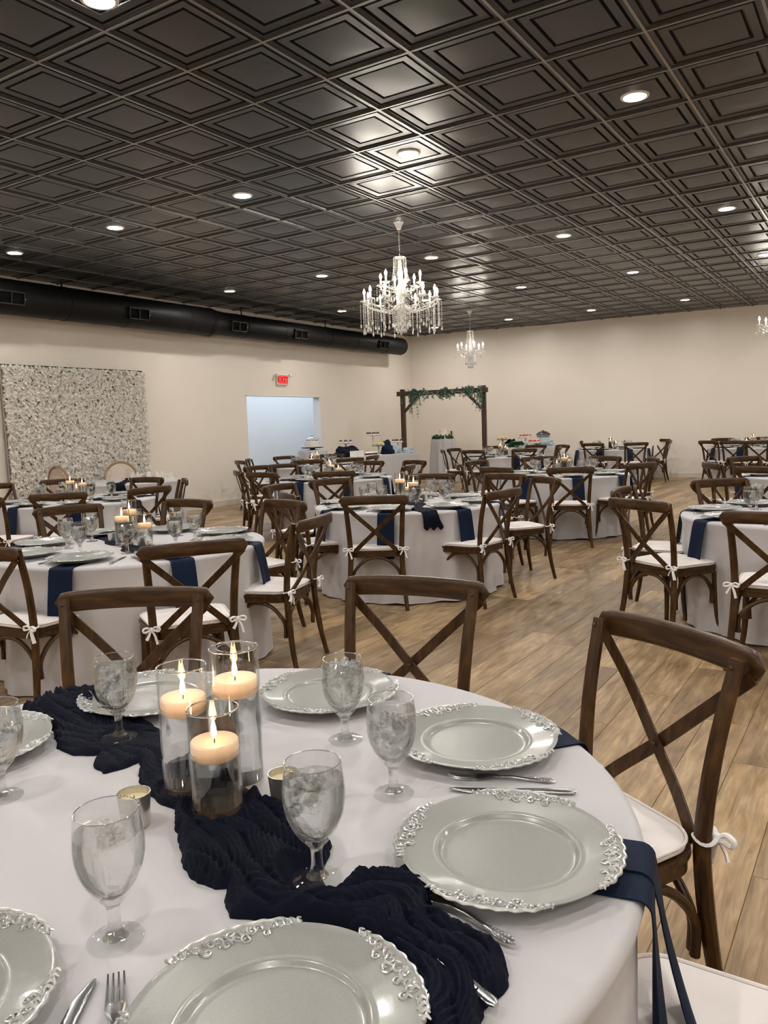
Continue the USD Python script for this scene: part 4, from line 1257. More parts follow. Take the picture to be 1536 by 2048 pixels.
rt = random.Random(12)
CANDLE_TURN = dict(T1=0.9, T2=2.4, T3=0.4, T4=2.9, T5=0, T6=1.2, T7=3.6, T8=2.0, T9=0.7, T10=4.0, T11=1.5, T12=5.2)
RUN = dict(T1=(-25, False), T2=None, T3=(60, False), T4=(20, False), T6=(75, False), T7=(10, False), T8=(40, False), T9=(80, False), T10=(20, False), T11=(0, False), T12=(50, False))
tail2 = on(885, 1030)[:2] - np.array(TB['T2'])
for nm, c in TB.items():
    if nm == 'T0':
        continue
    c = np.array(c)
    tb = TN[nm]
    if nm == 'T5':
        tl = on(250, 966)[:2] - c
        runners[True].place((*c, 0), math.atan2(tl[1], tl[0]), 'navy gauze runner hanging over the front of the sweetheart table', 'table runner', 'navy gauze runners')
        for px, sd in ((218, 'left'), (257, 'right')):
            d = ray(px, 955); g = d[:2] / np.linalg.norm(d[:2])
            q = CAM[:2] + g * (np.linalg.norm(c - CAM[:2]) - 0.2)
            gob_empty.place((*q, TZ + 0.001), 0, f'empty stemmed glass, {sd} one on the sweetheart table', 'glass', 'glasses on the sweetheart table')
            v = q - c
            a = math.atan2(v[1], v[0]) + (0.5 if sd == 'left' else -0.5)
            charger.place((*(c + 0.52 * np.array([math.cos(a + PI), math.sin(a + PI)])), TZ + 0.004), a, f'silver charger plate, {sd} one on the sweetheart table', 'plate', 'silver charger plates')
        continue
    ph = phase_of(nm)
    A = [ph + k * PI / 4 for k in range(8)]
    for k, (a, sd) in enumerate(zip(A, sides_for(c, [c + [math.cos(a), math.sin(a)] for a in A]))):
        e = np.array([math.cos(a), math.sin(a)])
        p = c + e * 0.575
        if seen((*p, TZ), 700):
            charger.place((*p, TZ + 0.005), a + rt.uniform(-0.1, 0.1), f'silver charger plate at the {sd} of the {tb}', 'plate', 'silver charger plates')
            napkins[k % 2].place((*c, 0.0), a + rt.uniform(-0.02, 0.02), f'navy napkin hanging at the {sd} of the {tb}', 'napkin', 'navy napkins')
        b = a + 0.40
        g = c + 0.365 * np.array([math.cos(b), math.sin(b)])
        if seen((*g, TZ + 0.1), 700):
            (gob_ice, gob_cube, gob_water, gob_heap)[rt.randrange(4)].place((*g, TZ + 0.001), rt.uniform(0, 6), f'stemmed water goblet at the {sd} of the {tb}', 'glass', 'water goblets')
        if nm in ('T1', 'T2', 'T3'):
            for kd, da, lab, cat in ((fork, -0.285, 'steel fork', 'fork'), (knife, 0.345, 'table knife', 'knife')):
                f_ = c + 0.60 * np.array([math.cos(a + da), math.sin(a + da)])
                if seen((*f_, TZ), 700):
                    kd.place((*f_, TZ + 0.001), a + da * 0.4, f'{lab} at the {sd} of the {tb}', cat, 'cutlery on the other tables')
    w = CANDLE_TURN[nm]
    for k, (size, dx, dy) in enumerate((('short', 0.076, -0.03), ('medium', -0.05, -0.042), ('tall', -0.004, 0.062))):
        q = c + [dx * math.cos(w) - dy * math.sin(w), dx * math.sin(w) + dy * math.cos(w)]
        cyls[size].place((*q, TZ + 0.004), w, f'{ {"short": "shortest", "medium": "middle-height", "tall": "tallest"}[size] } glass cylinder with floating candle on the {tb}', 'candle', 'floating candles in cylinders')
    for k, (r, da) in enumerate(((0.19, 2.2), (0.18, 5.0))):
        q = c + r * np.array([math.cos(w + da), math.sin(w + da)])
        if seen((*q, TZ), 0):
            votive.place((*q, TZ + 0.003), 0, f'silver votive cup, {("first", "second")[k]} one beside the candles of the {tb}', 'candle', 'votive cups')
    if nm == 'T2':
        runners[True].place((*c, 0), math.atan2(tail2[1], tail2[0]), 'navy gauze runner with a tail hanging off the central table', 'table runner', 'navy gauze runners')
    else:
        runners[False].place((*c, 0), math.radians(RUN[nm][0]), f'navy gauze runner across the {tb}', 'table runner', 'navy gauze runners')

# ------------------------------------------------------------------ chandeliers
def bead_line(pts, r, n):
    """Octahedral crystal beads strung along a polyline."""
    P = np.asarray(pts, float)
    s = np.r_[0, np.cumsum(np.linalg.norm(np.diff(P, axis=0), axis=1))]
    o = np.array([[1, 0, 0], [-1, 0, 0], [0, 1, 0], [0, -1, 0], [0, 0, 1], [0, 0, -1]], float)
    f = np.array([[0, 2, 4], [2, 1, 4], [1, 3, 4], [3, 0, 4], [2, 0, 5], [1, 2, 5], [3, 1, 5], [0, 3, 5]])
    out = []
    for k in np.linspace(0, s[-1], n):
        c = np.array([np.interp(k, s, P[:, i]) for i in range(3)])
        out.append(trimesh.Trimesh(o * r + c, f, process=False))
    return trimesh.util.concatenate(out)


def drop(c, s=1.0):
    m = lathe([(0, -0.022 * s), (0.006 * s, -0.016 * s), (0.010 * s, -0.006 * s), (0.0075 * s, 0.006 * s), (0.003 * s, 0.016 * s), (0, 0.020 * s)], 6)
    m.apply_translation(c)
    return m


def dish(r, z):
    return lathe([(0.006, z - 0.004), (r * 0.55, z - 0.002), (r, z + 0.012), (r * 0.985, z + 0.015), (r * 0.5, z + 0.003), (0.006, z + 0.002)], 20)


def chandelier(name, label, xy, tiers, crown_z, crown_r, body, tail_z):
    """tiers: (arms, radius, dish z, turn, strand length, strands per arm, arm sag)."""
    t = thing(name, label, 'chandelier', (*xy, 0), 0, None)
    obj('canopy', lathe([(0, CEIL - 0.075), (0.022, CEIL - 0.07), (0.030, CEIL - 0.05), (0.046, CEIL - 0.012), (0.058, CEIL + 0.004), (0, CEIL + 0.006)], 24), 'chrome', t, 40)
    links = []
    n = int((CEIL - 0.07 - crown_z) / 0.021)
    for k in range(n):
        a = np.linspace(0, 2 * PI, 11)
        z = crown_z + 0.012 + k * 0.021
        lk = np.c_[0.006 * np.cos(a), 0 * a, z + 0.0135 * np.sin(a)]
        links.append(turned(tube(lk, 0.0022, 5, False), rz=(k % 2) * PI / 2))
    obj('chain', links, 'chrome', t)
    obj('column', lathe(body, 20), 'crystal', t, 40)
    obj('crown_dish', dish(crown_r, crown_z - 0.01), 'crystal', t, 40)
    st = []
    for k in range(14):
        a = 2 * PI * k / 14
        e = np.array([math.cos(a), math.sin(a), 0])
        r1 = tiers[0][1] * 0.42
        z1 = tiers[0][2] + 0.05
        st.append(bead_line(curve([(*(e * crown_r)[:2], crown_z - 0.005), (*(e * (crown_r * 0.9 + 0.012))[:2], (crown_z + z1) / 2), (*(e * r1)[:2], z1)], 6), 0.0068, 18))
    for q in st:
        obj('bead_strand', q, 'crystal', t, False)
    for n_, R, zd, turn, sl, ns, sag in tiers:
        for k in range(n_):
            a = turn + 2 * PI * k / n_
            e = np.array([math.cos(a), math.sin(a)])
            P = curve([(*(e * 0.03), zd - 0.02), (*(e * R * 0.35), zd - 0.02 - sag), (*(e * R * 0.7), zd - 0.01 - sag * 0.8), (*(e * R * 0.96), zd - 0.035), (*(e * R), zd)], 6)
            arm = obj('arm', tube(P, 0.0075, 8), 'crystal', t)
            c = np.array([*(e * R), 0])
            obj('drip_dish', turned(dish(0.048, zd), loc=c), 'crystal', arm, 40)
            obj('candle_sleeve', turned(lathe([(0, zd), (0.011, zd), (0.011, zd + 0.075), (0.006, zd + 0.08), (0, zd + 0.08)], 12), loc=c), 'porcelain', arm, 40)
            z = zd + 0.08
            obj('bulb', turned(lathe([(0, z), (0.008, z), (0.0165, z + 0.020), (0.0145, z + 0.036), (0.006, z + 0.056), (0, z + 0.068)], 10), loc=c), 'bulb_glow', arm, True)
            st = []
            for s in range(ns):
                b = a + 2 * PI * s / ns
                o = c + [0.046 * math.cos(b), 0.046 * math.sin(b), 0]
                ln = sl * (0.8 + 0.4 * ((s * 7 + k * 3) % 5) / 5)
                st.append([bead_line([(*o[:2], zd + 0.006), (*o[:2], zd - ln)], 0.0078, max(3, int(ln / 0.0165))), drop((*o[:2], zd - ln - 0.02), 1.25)])
            # a swag from each dish in to the column
            st.append(bead_line(curve([(*(e * R * 0.95), zd + 0.012), (*(e * R * 0.6), zd - 0.03), (*(e * R * 0.2), zd + 0.07)], 6), 0.0062, max(6, int(R / 0.019))))
            for q in st:
                obj('bead_strand', q, 'crystal', arm, False)
    st = []
    for k in range(12):
        a = 2 * PI * k / 12
        for r in (0.05, 0.10):
            q = (r * math.cos(a + r * 9), r * math.sin(a + r * 9))
            z0 = tiers[-1][2] - 0.05
            ln = (z0 - tail_z) * (1.0 if r < 0.07 else 0.75)
            st.append([bead_line([(*q, z0), (*q, z0 - ln)], 0.0078, int(ln / 0.017)), drop((*q, z0 - ln - 0.02), 1.25)])
    for q in st:
        obj('bead_strand', q, 'crystal', t, False)
    obj('finial', drop((0, 0, tail_z - 0.02), 1.9), 'crystal', t)
    return t


def depth_at(px, py, D):
    r = ray(px, py)
    return CAM + r * (D / np.linalg.norm(r[:2]))


ch1 = onz(797, 446, CEIL)
chandelier('crystal_chandelier', 'large two-tier crystal chandelier with candle bulbs and long bead strands', ch1[:2],
           [(6, 0.225, 2.895, 0.3, 0.10, 4, 0.05), (12, 0.405, 2.715, 0.12, 0.27, 5, 0.085)], 3.19, 0.068,
           [(0, 2.55), (0.03, 2.56), (0.055, 2.62), (0.03, 2.68), (0.02, 2.74), (0.06, 2.80), (0.075, 2.84), (0.03, 2.90), (0.02, 2.95), (0.035, 3.02), (0.02, 3.10), (0.012, 3.19), (0, 3.19)], 2.42)
ch2 = onz(939, 622, CEIL)
small = [(6, 0.255, 2.79, 0.25, 0.09, 4, 0.10)]
sbody = [(0, 2.58), (0.03, 2.60), (0.05, 2.66), (0.02, 2.74), (0.045, 2.80), (0.02, 2.90), (0.03, 2.98), (0.012, 3.10), (0.01, 3.17), (0, 3.17)]
chandelier('crystal_chandelier', 'small six-arm crystal chandelier hanging near the room corner', ch2[:2], small, 3.17, 0.062, sbody, 2.49)
chandelier('crystal_chandelier', 'small crystal chandelier cut off by the right edge of the picture', (2.07, ch2[1] + 0.25), small, 3.17, 0.062, sbody, 2.49)

# ------------------------------------------------------------------ flower panel
FY0, FY1, FZ = 3.22, 5.63, 2.375
fw = thing('flower_wall', 'tall square panel of massed white silk flowers standing against the side wall', 'flower wall', (XL + 0.12, (FY0 + FY1) / 2, 0))
fh = (FY1 - FY0) / 2
obj('backing_panel', bx(-0.02, 0.0, -fh + 0.02, fh - 0.02, 0.03, FZ - 0.025), 'panel_dark', fw, False)
for y in (-fh + 0.012, fh - 0.012):
    obj('frame_post', bx(-0.05, -0.02, y - 0.012, y + 0.012, 0, FZ - 0.012), 'zinc', fw, False)
    obj('foot', bx(-0.1, 0.2, y - 0.02, y + 0.02, 0, 0.02), 'zinc', fw, False)
obj('frame_rail', bx(-0.05, -0.02, -fh, fh, FZ - 0.03, FZ - 0.008), 'duct_black', fw, False)


def floret(seed):
    rr = np.random.default_rng(seed)
    V, f = [], []
    for k in range(5):
        a = 2 * PI * k / 5 + rr.uniform(-0.2, 0.2)
        e, s = np.array([math.cos(a), math.sin(a), 0]), np.array([-math.sin(a), math.cos(a), 0])
        up = rr.uniform(0.15, 0.9)
        b = len(V)
        V += [[0, 0, 0], list(e * 0.016 + s * 0.011 + [0, 0, 0.006 * up]), list(e * 0.016 - s * 0.011 + [0, 0, 0.006 * up]), list(e * 0.030 + s * 0.008 + [0, 0, 0.022 * up]), list(e * 0.030 - s * 0.008 + [0, 0, 0.018 * up])]
        f += [[b, b + 2, b + 1], [b + 1, b + 2, b + 4], [b + 1, b + 4, b + 3]]
    return trimesh.Trimesh(V, f, process=False)


pi_path = str(fw.GetPath()) + '/petals'
pinst = UsdGeom.PointInstancer.Define(stage, pi_path)
protos = []
for k in range(4):
    g = usdkit.mesh(stage, f'{pi_path}/floret_{k:03d}', floret(k), LOOKS['petal'], smooth=False)
    protos.append(g.GetPath())
pinst.CreatePrototypesRel().SetTargets(protos)
N = 19000
rr = np.random.default_rng(9)
pos = np.c_[rr.uniform(0.004, 0.036, N), rr.uniform(-fh, fh, N), rr.uniform(0.04, FZ - 0.03, N)]
hb = fbm(np.c_[pos[:, 1] * 14, pos[:, 2] * 14, np.zeros(N)], 3, 2)
pos[:, 0] += 0.04 * (hb - 0.4)
ori = []
for k in range(N):
    q = Gf.Rotation(Gf.Vec3d(0, 0, 1), float(rr.uniform(0, 360))) * Gf.Rotation(Gf.Vec3d(0, 1, 0), 90 + float(rr.normal(0, 26))) * Gf.Rotation(Gf.Vec3d(0, 0, 1), float(rr.normal(0, 26)))
    qq = q.GetQuat()
    ori.append(Gf.Quath(float(qq.GetReal()), *map(float, qq.GetImaginary())))
pinst.CreatePositionsAttr(Vt.Vec3fArray.FromNumpy(pos.astype(np.float32)))
pinst.CreateOrientationsAttr(Vt.QuathArray(ori))
pinst.CreateScalesAttr(Vt.Vec3fArray.FromNumpy(np.repeat(rr.uniform(0.50, 0.88, (N, 1)), 3, 1).astype(np.float32)))
pinst.CreateProtoIndicesAttr(Vt.IntArray.FromNumpy(rr.integers(0, 4, N).astype(np.int32)))
tag(pinst, kind='stuff')

# ------------------------------------------------------------------ sweetheart table extras
def build_round_chair(t):
    a = np.linspace(0, 2 * PI, 41)
    w = 0.235
    ov = np.c_[w * np.cos(a), -0.235 - 0.05 * (0.30 * np.sin(a) + 0.3) * 2, 0.70 + 0.25 * np.sin(a)]
    obj('back_frame', tube(ov, 0.019, 8, False), 'beech', t)
    rows = [np.c_[s * w * np.cos(a), np.interp(0.30 * np.sin(a) * s, [-0.3, 0.3], [-0.235, -0.295]) + b, 0.70 + s * 0.25 * np.sin(a)] for s, b in ((0.96, 0.0), (0.9, 0.012), (0.6, 0.02), (0.05, 0.022))]
    rows2 = [np.c_[r[:, 0], r[:, 1] - 0.03, r[:, 2]] for r in rows[:1]]
    pad = grid_mesh(np.stack(rows2 + rows)); pad.fix_normals()
    obj('back_pad', [pad, turned(grid_mesh(np.stack([rows[0] - [0, .004, 0], rows[3] - [0, 0.04, 0]])))], 'linen', t, 60)
    for s in (-1, 1):
        obj('back_stile', tube([(s * 0.15, -0.225, 0.40), (s * 0.165, -0.245, 0.53)], 0.016, 8), 'beech', t)
        obj('leg', tube([(s * 0.20, 0.20, 0.40), (s * 0.205, 0.205, 0.0)], [0.022, 0.013], 10), 'beech', t)
        obj('leg', tube([(s * 0.17, -0.20, 0.42), (s * 0.19, -0.27, 0.0)], [0.022, 0.014], 10), 'beech', t)
    obj('seat_rail', domed_pad(seat_outline(0.03), 0.37, 0.42, 0.0), 'beech', t, 40)
    obj('seat_pad', domed_pad(seat_outline(0.02), 0.42, 0.475, 0.02), 'linen', t, 50)


roundk = Kind('round_back_chair', build_round_chair)
c5 = np.array(TB['T5'])
for px, py, lab, turn in ((241, 930, 'cream round-back chair directly in front of the flower panel', 0.0), (112, 938, 'cream round-back chair turned sideways, left one at the sweetheart table', 0.75)):
    p = depth_at(px, py, np.linalg.norm(c5 - CAM[:2]) + (0.72 if px > 200 else 0.1))[:2]
    v = c5 - p; ang = math.atan2(v[1], v[0]) + turn
    q = p + 0.26 * np.array([math.cos(ang), math.sin(ang)])
    q[0] = max(q[0], XL + 0.55)
    roundk.place((*q, 0), ang - PI / 2, lab, 'chair', 'round-back chairs at the sweetheart table')
sm = text_mesh('Mr & Mrs', 0.105, 0.02, True)
sm.apply_translation([-sm.bounds.mean(0)[0], 0, -0.01])
p = depth_at(303, 956, np.linalg.norm(c5 - CAM[:2]) + 0.1)
vd = math.atan2(AX[0][1], AX[0][0])
sg = thing('letter_sign', 'white freestanding letters on the sweetheart table', 'sign', (c5[0] + 0.35 * math.cos(vd), c5[1] + 0.35 * math.sin(vd), TZ), vd, None)
obj('lettering', turned(sm, rx=PI / 2, loc=(0, 0, 0.016)), 'white_plastic', sg, False)
obj('base', bx(-0.32, 0.32, -0.035, 0.035, 0.0005, 0.0155), 'white_plastic', sg, False)

# ------------------------------------------------------------------ arbor with greenery
aL, aR = depth_at(805, 775, 17.75), depth_at(967, 771, 17.25)
mid = (aL + aR) / 2
ax = (aR - aL)[:2]; wid = np.linalg.norm(ax); ara = math.atan2(ax[1], ax[0])
top = 2.15
ab = thing('wedding_arbor', 'dark brown timber arbor with corner braces standing across the room corner', 'arbor', (mid[0], mid[1], 0), ara)
hw = wid / 2
for s in (-1, 1):
    obj('post', rbox(0.095, 0.095, top, 0.006, (s * hw, 0, top / 2)), 'frame_wood_dark', ab, 30)
    br = rbox(0.06, 0.05, 0.62, 0.005)
    obj('corner_brace', turned(br, ry=-s * 0.78, loc=(s * (hw - 0.21), -0.005, top - 0.32)), 'frame_wood_dark', ab, 30)
    obj('foot', rbox(0.10, 0.6, 0.07, 0.006, (s * hw, 0.0, 0.035)), 'frame_wood_dark', ab, 30)
obj('beam', rbox(wid + 0.22, 0.06, 0.10, 0.006, (0, -0.078, top - 0.10)), 'frame_wood_dark', ab, 30)


def sprigs(spots, seed, leaf=(0.035, 0.009)):
    """Hanging stems with narrow leaves."""
    rr = np.random.default_rng(seed)
    stems, leaves = [], []
    for x, y, z, dx, ln in spots:
        P = curve([(x, y, z), (x + dx * 0.5, y - 0.03, z - ln * 0.35), (x + dx, y - 0.03 + rr.uniform(-.02, .02), z - ln)], 6)
        stems.append(tube(P, 0.0022, 4))
        for q in P[1:]:
            for _ in range(3):
                d = rr.normal(size=3) * [1, 0.6, 0.5] + [0, -0.2, -0.7]; d /= np.linalg.norm(d)
                s = np.cross(d, rr.normal(size=3)); s /= np.linalg.norm(s)
                L, W = leaf[0] * rr.uniform(0.8, 1.7), leaf[1] * rr.uniform(0.8, 1.4)
                n = np.cross(d, s)
                v = [q, q + d * L * 0.45 + s * W + n * 0.003, q + d * L * 0.45 - s * W + n * 0.003, q + d * L]
                leaves.append(trimesh.Trimesh(v, [[0, 1, 2], [1, 3, 2]], process=False))
    return stems, leaves


rr = np.random.default_rng(31)
sp = []
for cx, n, spread, lmax in ((-hw + 0.30, 26, 0.07, 0.30), (0.06, 22, 0.08, 0.18), (hw - 0.30, 20, 0.08, 0.16), (-0.36, 9, 0.16, 0.24), (0.30, 8, 0.14, 0.24), (-hw + 0.20, 10, 0.06, 0.62), (hw - 0.05, 12, 0.03, 0.62)):
    for _ in range(n):
        x = cx + rr.normal() * spread * 0.6
        sp.append((np.clip(x, -hw - 0.05, hw + 0.03), -0.10, top - 0.06 + rr.uniform(-0.02, 0.07), rr.normal() * 0.06, lmax * rr.uniform(0.4, 1.0)))
stems, leaves = sprigs(sp, 8)
gl = thing('greenery_garland', 'green leafy garland draped along the beam of the timber arbor', 'garland', (mid[0], mid[1], 0), ara)
obj('stems', stems, 'leaf_green', gl)
tag(obj('leaves', leaves[::2], 'leaf_green', gl, False), kind='stuff')
tag(obj('grey_leaves', leaves[1::2], 'leaf_grey', gl, False), kind='stuff')


def draped(name, label, x0, x1, y0, y1, z, loc, rz, folds=18, seed=1, flare=0.04):
    """A floor-length cloth over a rectangular table."""
    t = thing(name, label, 'tablecloth', loc, rz, 'white tablecloths')
    n = 240
    u = np.linspace(0, 4, n, endpoint=False)
    ring = []
    for q in u:
        k, f = int(q), q % 1
        cs = [(x0, y0), (x1, y0), (x1, y1), (x0, y1), (x0, y0)]
        ring.append(np.array(cs[k]) * (1 - f) + np.array(cs[k + 1]) * f)
    ring = np.array(ring); ctr = ring.mean(0)
    per = np.r_[0, np.cumsum(np.linalg.norm(np.diff(ring, axis=0), axis=1))]
    out = (ring - ctr) / np.linalg.norm(ring - ctr, axis=1, keepdims=True)
    w = np.sin(per * folds + seed) + 0.5 * np.sin(per * folds * 1.7 + 2 * seed)
    rows = [np.c_[ctr + (ring - ctr) * s, np.full(n, z)] for s in (0.02, 0.5, 0.97)]
    rows.append(np.c_[ring, np.full(n, z - 0.008)])
    for k in np.linspace(0.08, 1, 8):
        rows.append(np.c_[ring + out * (flare * k + 0.018 * k * w[:, None]), np.full(n, (z - 0.008) * (1 - k) + 0.01 * k)])
    V = np.stack(rows); V = np.concatenate([V, V[:, :1]], 1)
    m = grid_mesh(V); m.merge_vertices(); m.fix_normals()
    if m.face_normals[np.argmax(m.triangles_center[:, 2])][2] < 0:
        m.invert()
    obj('cloth', m, 'white_cloth', t, True)
    return t


def pedestal(label, p, z, R, seed):
    t = thing('pedestal_tablecloth', label, 'tablecloth', (p[0], p[1], 0), 0, 'white tablecloths')
    n = 160
    th = np.linspace(0, 2 * PI, n, endpoint=False)
    w = np.sin(9 * th + seed) + 0.5 * np.sin(15 * th + 2 * seed)
    rows = [np.c_[r * np.cos(th), r * np.sin(th), np.full(n, z)] for r in (0.01, R * 0.6, R - 0.01)] + [np.c_[R * np.cos(th), R * np.sin(th), np.full(n, z - 0.01)]]
    for k in np.linspace(0.1, 1, 9):
        r = R + 0.05 * k + 0.022 * min(1, k * 2) * w
        rows.append(np.c_[r * np.cos(th), r * np.sin(th), np.full(n, (z - 0.01) * (1 - k) + 0.01 * k)])
    V = np.stack(rows); V = np.concatenate([V, V[:, :1]], 1)
    m = grid_mesh(V); m.merge_vertices(); m.fix_normals()
    if m.face_normals[np.argmax(m.triangles_center[:, 2])][2] < 0:
        m.invert()
    obj('cloth', m, 'white_cloth', t, True)


def stand(label, p, h, R, top_mat, cakes, seed, plate_mat='porcelain', rz=0.0):
    """A footed stand carrying small cakes; each cake is a thing."""
    t = thing('cake_stand', label, 'cake stand', p, rz, 'cake stands')
    obj('foot', lathe([(0, 0.001), (R * 0.5, 0.001), (R * 0.5, 0.006), (0.018, 0.02), (0.012, h * 0.5), (0.02, h - 0.012), (0, h - 0.012)], 24), plate_mat, t, 40)
    obj('plate', lathe([(0, h - 0.012), (R * 0.9, h - 0.012), (R, h - 0.002), (R * 0.98, h), (0, h - 0.004)], 32), top_mat, t, 40)
    kind, n = cakes
    for k in range(n):
        a = 2 * PI * k / max(1, n - 1) if k else 0
        r = 0 if k == 0 else R * 0.66
        q = np.array(p) + [r * math.cos(a), r * math.sin(a), h - 0.002]
        sweets[kind].place(q, 0.3 * k, f'{SWEET[kind]} on the {label}', 'cake', f'{SWEET[kind]}s on the {label}')
    return t


def sweet(body, top):
    def go(t):
        obj('cup', lathe([(0, 0), (0.020, 0), (0.028, 0.03), (0, 0.03)], 14), body, t, 40)
        obj('topping', lathe([(0.027, 0.030), (0.030, 0.038), (0.020, 0.052), (0.007, 0.062), (0, 0.064)], 14), top, t, 40)
    return go


SWEET = {'choc': 'chocolate cupcake', 'lemon': 'pale lemon tart', 'berry': 'red berry tart', 'cream': 'white iced cupcake'}
sweets = {'choc': Kind('cupcake', sweet('porcelain', 'chocolate')), 'lemon': Kind('tart', sweet('icing', 'lemon')), 'berry': Kind('tart', sweet('icing', 'berry')), 'cream': Kind('cupcake', sweet('chocolate', 'icing'))}


def heap(name, label, cat, m, p, sx, sy, sz, seed, group=None):
    """Cloth bunched on a table."""
    t = thing(name, label, cat, p, 0, group)
    g = trimesh.creation.icosphere(4, 1.0)
    v = np.array(g.vertices)
    n = fbm(v * 2.3 + seed, 3, seed)
    v = v * (0.65 + 0.7 * n[:, None]) + 0.05 * np.abs(np.sin(v[:, [1, 2, 0]] * 9 + seed))
    v = v * [sx, sy, sz]
    v[:, 2] = np.maximum(v[:, 2], 0.0)
    g = trimesh.Trimesh(v, g.faces, process=False)
    obj('folds', g, m, t, True)
    return t


# long dessert table along the side wall
bz = 0.775
b0, b1 = onz(694, 916, bz), onz(836, 904.5, bz)
L = np.linalg.norm((b1 - b0)[:2]); ba = math.atan2(b1[1] - b0[1], b1[0] - b0[0])
draped('buffet_tablecloth', 'long white floor-length tablecloth of the dessert table along the side wall', 0, L, 0.0, 0.62, bz, (b0[0], b0[1], 0), ba, 14, 2)


def bt(u, v, z=0.0):
    return np.array([b0[0] + u * L * math.cos(ba) - v * math.sin(ba), b0[1] + u * L * math.sin(ba) + v * math.cos(ba), bz + z + 0.001])


heap('fabric_swag', 'black fabric bunched at the near end of the dessert table', 'fabric', 'navy_gauze', bt(0.16, 0.34), 0.24, 0.34, 0.19, 3)
for k in range(2):
    cd = thing('place_card', f'white card leaning on the black fabric, {("left", "right")[k]} one', 'card', bt(0.11 + 0.085 * k, 0.05), math.atan2(AX[0][1], AX[0][0]), 'white cards on the dessert table')
    obj('card', turned(rbox(0.14, 0.004, 0.12, 0.0015), rx=-0.15, loc=(0, 0, 0.062)), 'white_plastic', cd, False)
    obj('easel', bx(-0.02, 0.02, 0.0, 0.05, 0, 0.006), 'wick_black', cd, False)
stand('white stand behind the black fabric', bt(0.24, 0.50), 0.27, 0.17, 'porcelain', ('choc', 7), 1)
stand('tallest stand at the back of the dessert table', bt(0.60, 0.47), 0.40, 0.17, 'porcelain', ('choc', 8), 2)
stand('dark low stand below the tallest one', bt(0.53, 0.20), 0.19, 0.15, 'slate_tray', ('lemon', 8), 3, 'zinc')
stand('white stand in front of the arbor post', bt(0.90, 0.36), 0.23, 0.14, 'porcelain', ('choc', 6), 4)
heap('fabric_swag', 'dusty blue fabric bunched on the dessert table', 'fabric', 'dusty_blue', bt(0.76, 0.30), 0.17, 0.30, 0.20, 7)
heap('fabric_swag', 'navy fabric draped over the dusty blue fabric', 'fabric', 'navy_napkin', bt(0.67, 0.24), 0.13, 0.16, 0.27, 9)
heap('fabric_swag', 'pale grey fabric at the far end of the dessert table', 'fabric', 'dusty_blue', bt(0.93, 0.14), 0.12, 0.22, 0.10, 11)
ty = thing('serving_tray', 'white tray of small white sweets at the front edge of the dessert table', 'tray', bt(0.37, 0.10), ba)
obj('tray', rbox(0.50, 0.16, 0.02, 0.004, (0, 0, 0.0101)), 'porcelain', ty)
for k in range(7):
    sweets['cream'].place(bt(0.37 + (k - 3) * 0.024, 0.10, 0.021), 0, f'white iced cupcake, {nth[k] if k < 6 else "last"} along the tray on the dessert table', 'cake', 'iced cupcakes on the tray')

# pedestal with the covered cake beside the opening
pc = depth_at(625, 900, 15.6)
pedestal('white cloth over the small pedestal table beside the wide opening', pc, pc[2], 0.29, 1.0)
t = thing('covered_cake', 'white cake on a black footed plate under a glass dome', 'cake', pc + [0, 0, 0.001], 0)
obj('plate', lathe([(0, 0.0), (0.09, 0.0), (0.05, 0.012), (0.05, 0.03), (0.20, 0.038), (0.225, 0.052), (0.22, 0.056), (0, 0.046)], 32), 'slate_tray', t, 40)
obj('plate_rim', lathe([(0.150, 0.0475), (0.222, 0.0575), (0.224, 0.062), (0.150, 0.052)], 32, True), 'porcelain', t, 40)
ck = obj('cake', lathe([(0, 0.053), (0.125, 0.053), (0.127, 0.17), (0.12, 0.178), (0, 0.180)], 28), 'icing', t, 40)
for k in range(7):
    obj('dark_berry', turned(trimesh.creation.icosphere(1, 0.014), loc=(0.10 * math.cos(k * 0.9), 0.10 * math.sin(k * 0.9), 0.182)), 'chocolate', ck)
obj('dome', lathe([(0.168, 0.054), (0.168, 0.19), (0.15, 0.232), (0.09, 0.25), (0.0, 0.254), (0.0, 0.256), (0.09, 0.2525), (0.152, 0.2345), (0.1705, 0.19), (0.1705, 0.054)], 32, True), 'thin_glass', t, 50)
obj('dome_knob', lathe([(0, 0.256), (0.012, 0.258), (0.022, 0.272), (0.015, 0.286), (0, 0.29)], 16), 'zinc', t)

# pedestal with the wedding cake under the arbor
pw = depth_at(886, 878, 18.35)
pedestal('white cloth over the tall pedestal table under the arbor', pw, pw[2], 0.28, 2.0)
t = thing('wedding_cake', 'small two-tier white cake ringed with leaves under the arbor', 'cake', pw + [0, 0, 0.001], 0)
obj('tier', lathe([(0, 0), (0.13, 0), (0.13, 0.10), (0.125, 0.106), (0, 0.107)], 28), 'icing', t, 40)
obj('tier', lathe([(0, 0.107), (0.085, 0.107), (0.085, 0.215), (0.08, 0.22), (0, 0.221)], 28), 'icing', t, 40)
rr = np.random.default_rng(3)
sp = [(0.19 * math.cos(a), 0.19 * math.sin(a), 0.07, 0.05 * math.cos(a), 0.055) for a in rr.uniform(0, 2 * PI, 46)]
stems, leaves = sprigs(sp, 5, (0.03, 0.010))
wr = thing('leaf_wreath', 'ring of green leaves and dark berries round the wedding cake', 'wreath', pw + [0, 0, 0.012], 0)
obj('stems', stems, 'leaf_green', wr)
tag(obj('leaves', leaves, 'leaf_green', wr, False), kind='stuff')
for k in range(9):
    obj('dark_berry', turned(trimesh.creation.icosphere(1, 0.017), loc=(0.16 * math.cos(k * 0.7), 0.16 * math.sin(k * 0.7), 0.085)), 'berry' if k % 2 else 'chocolate', wr)
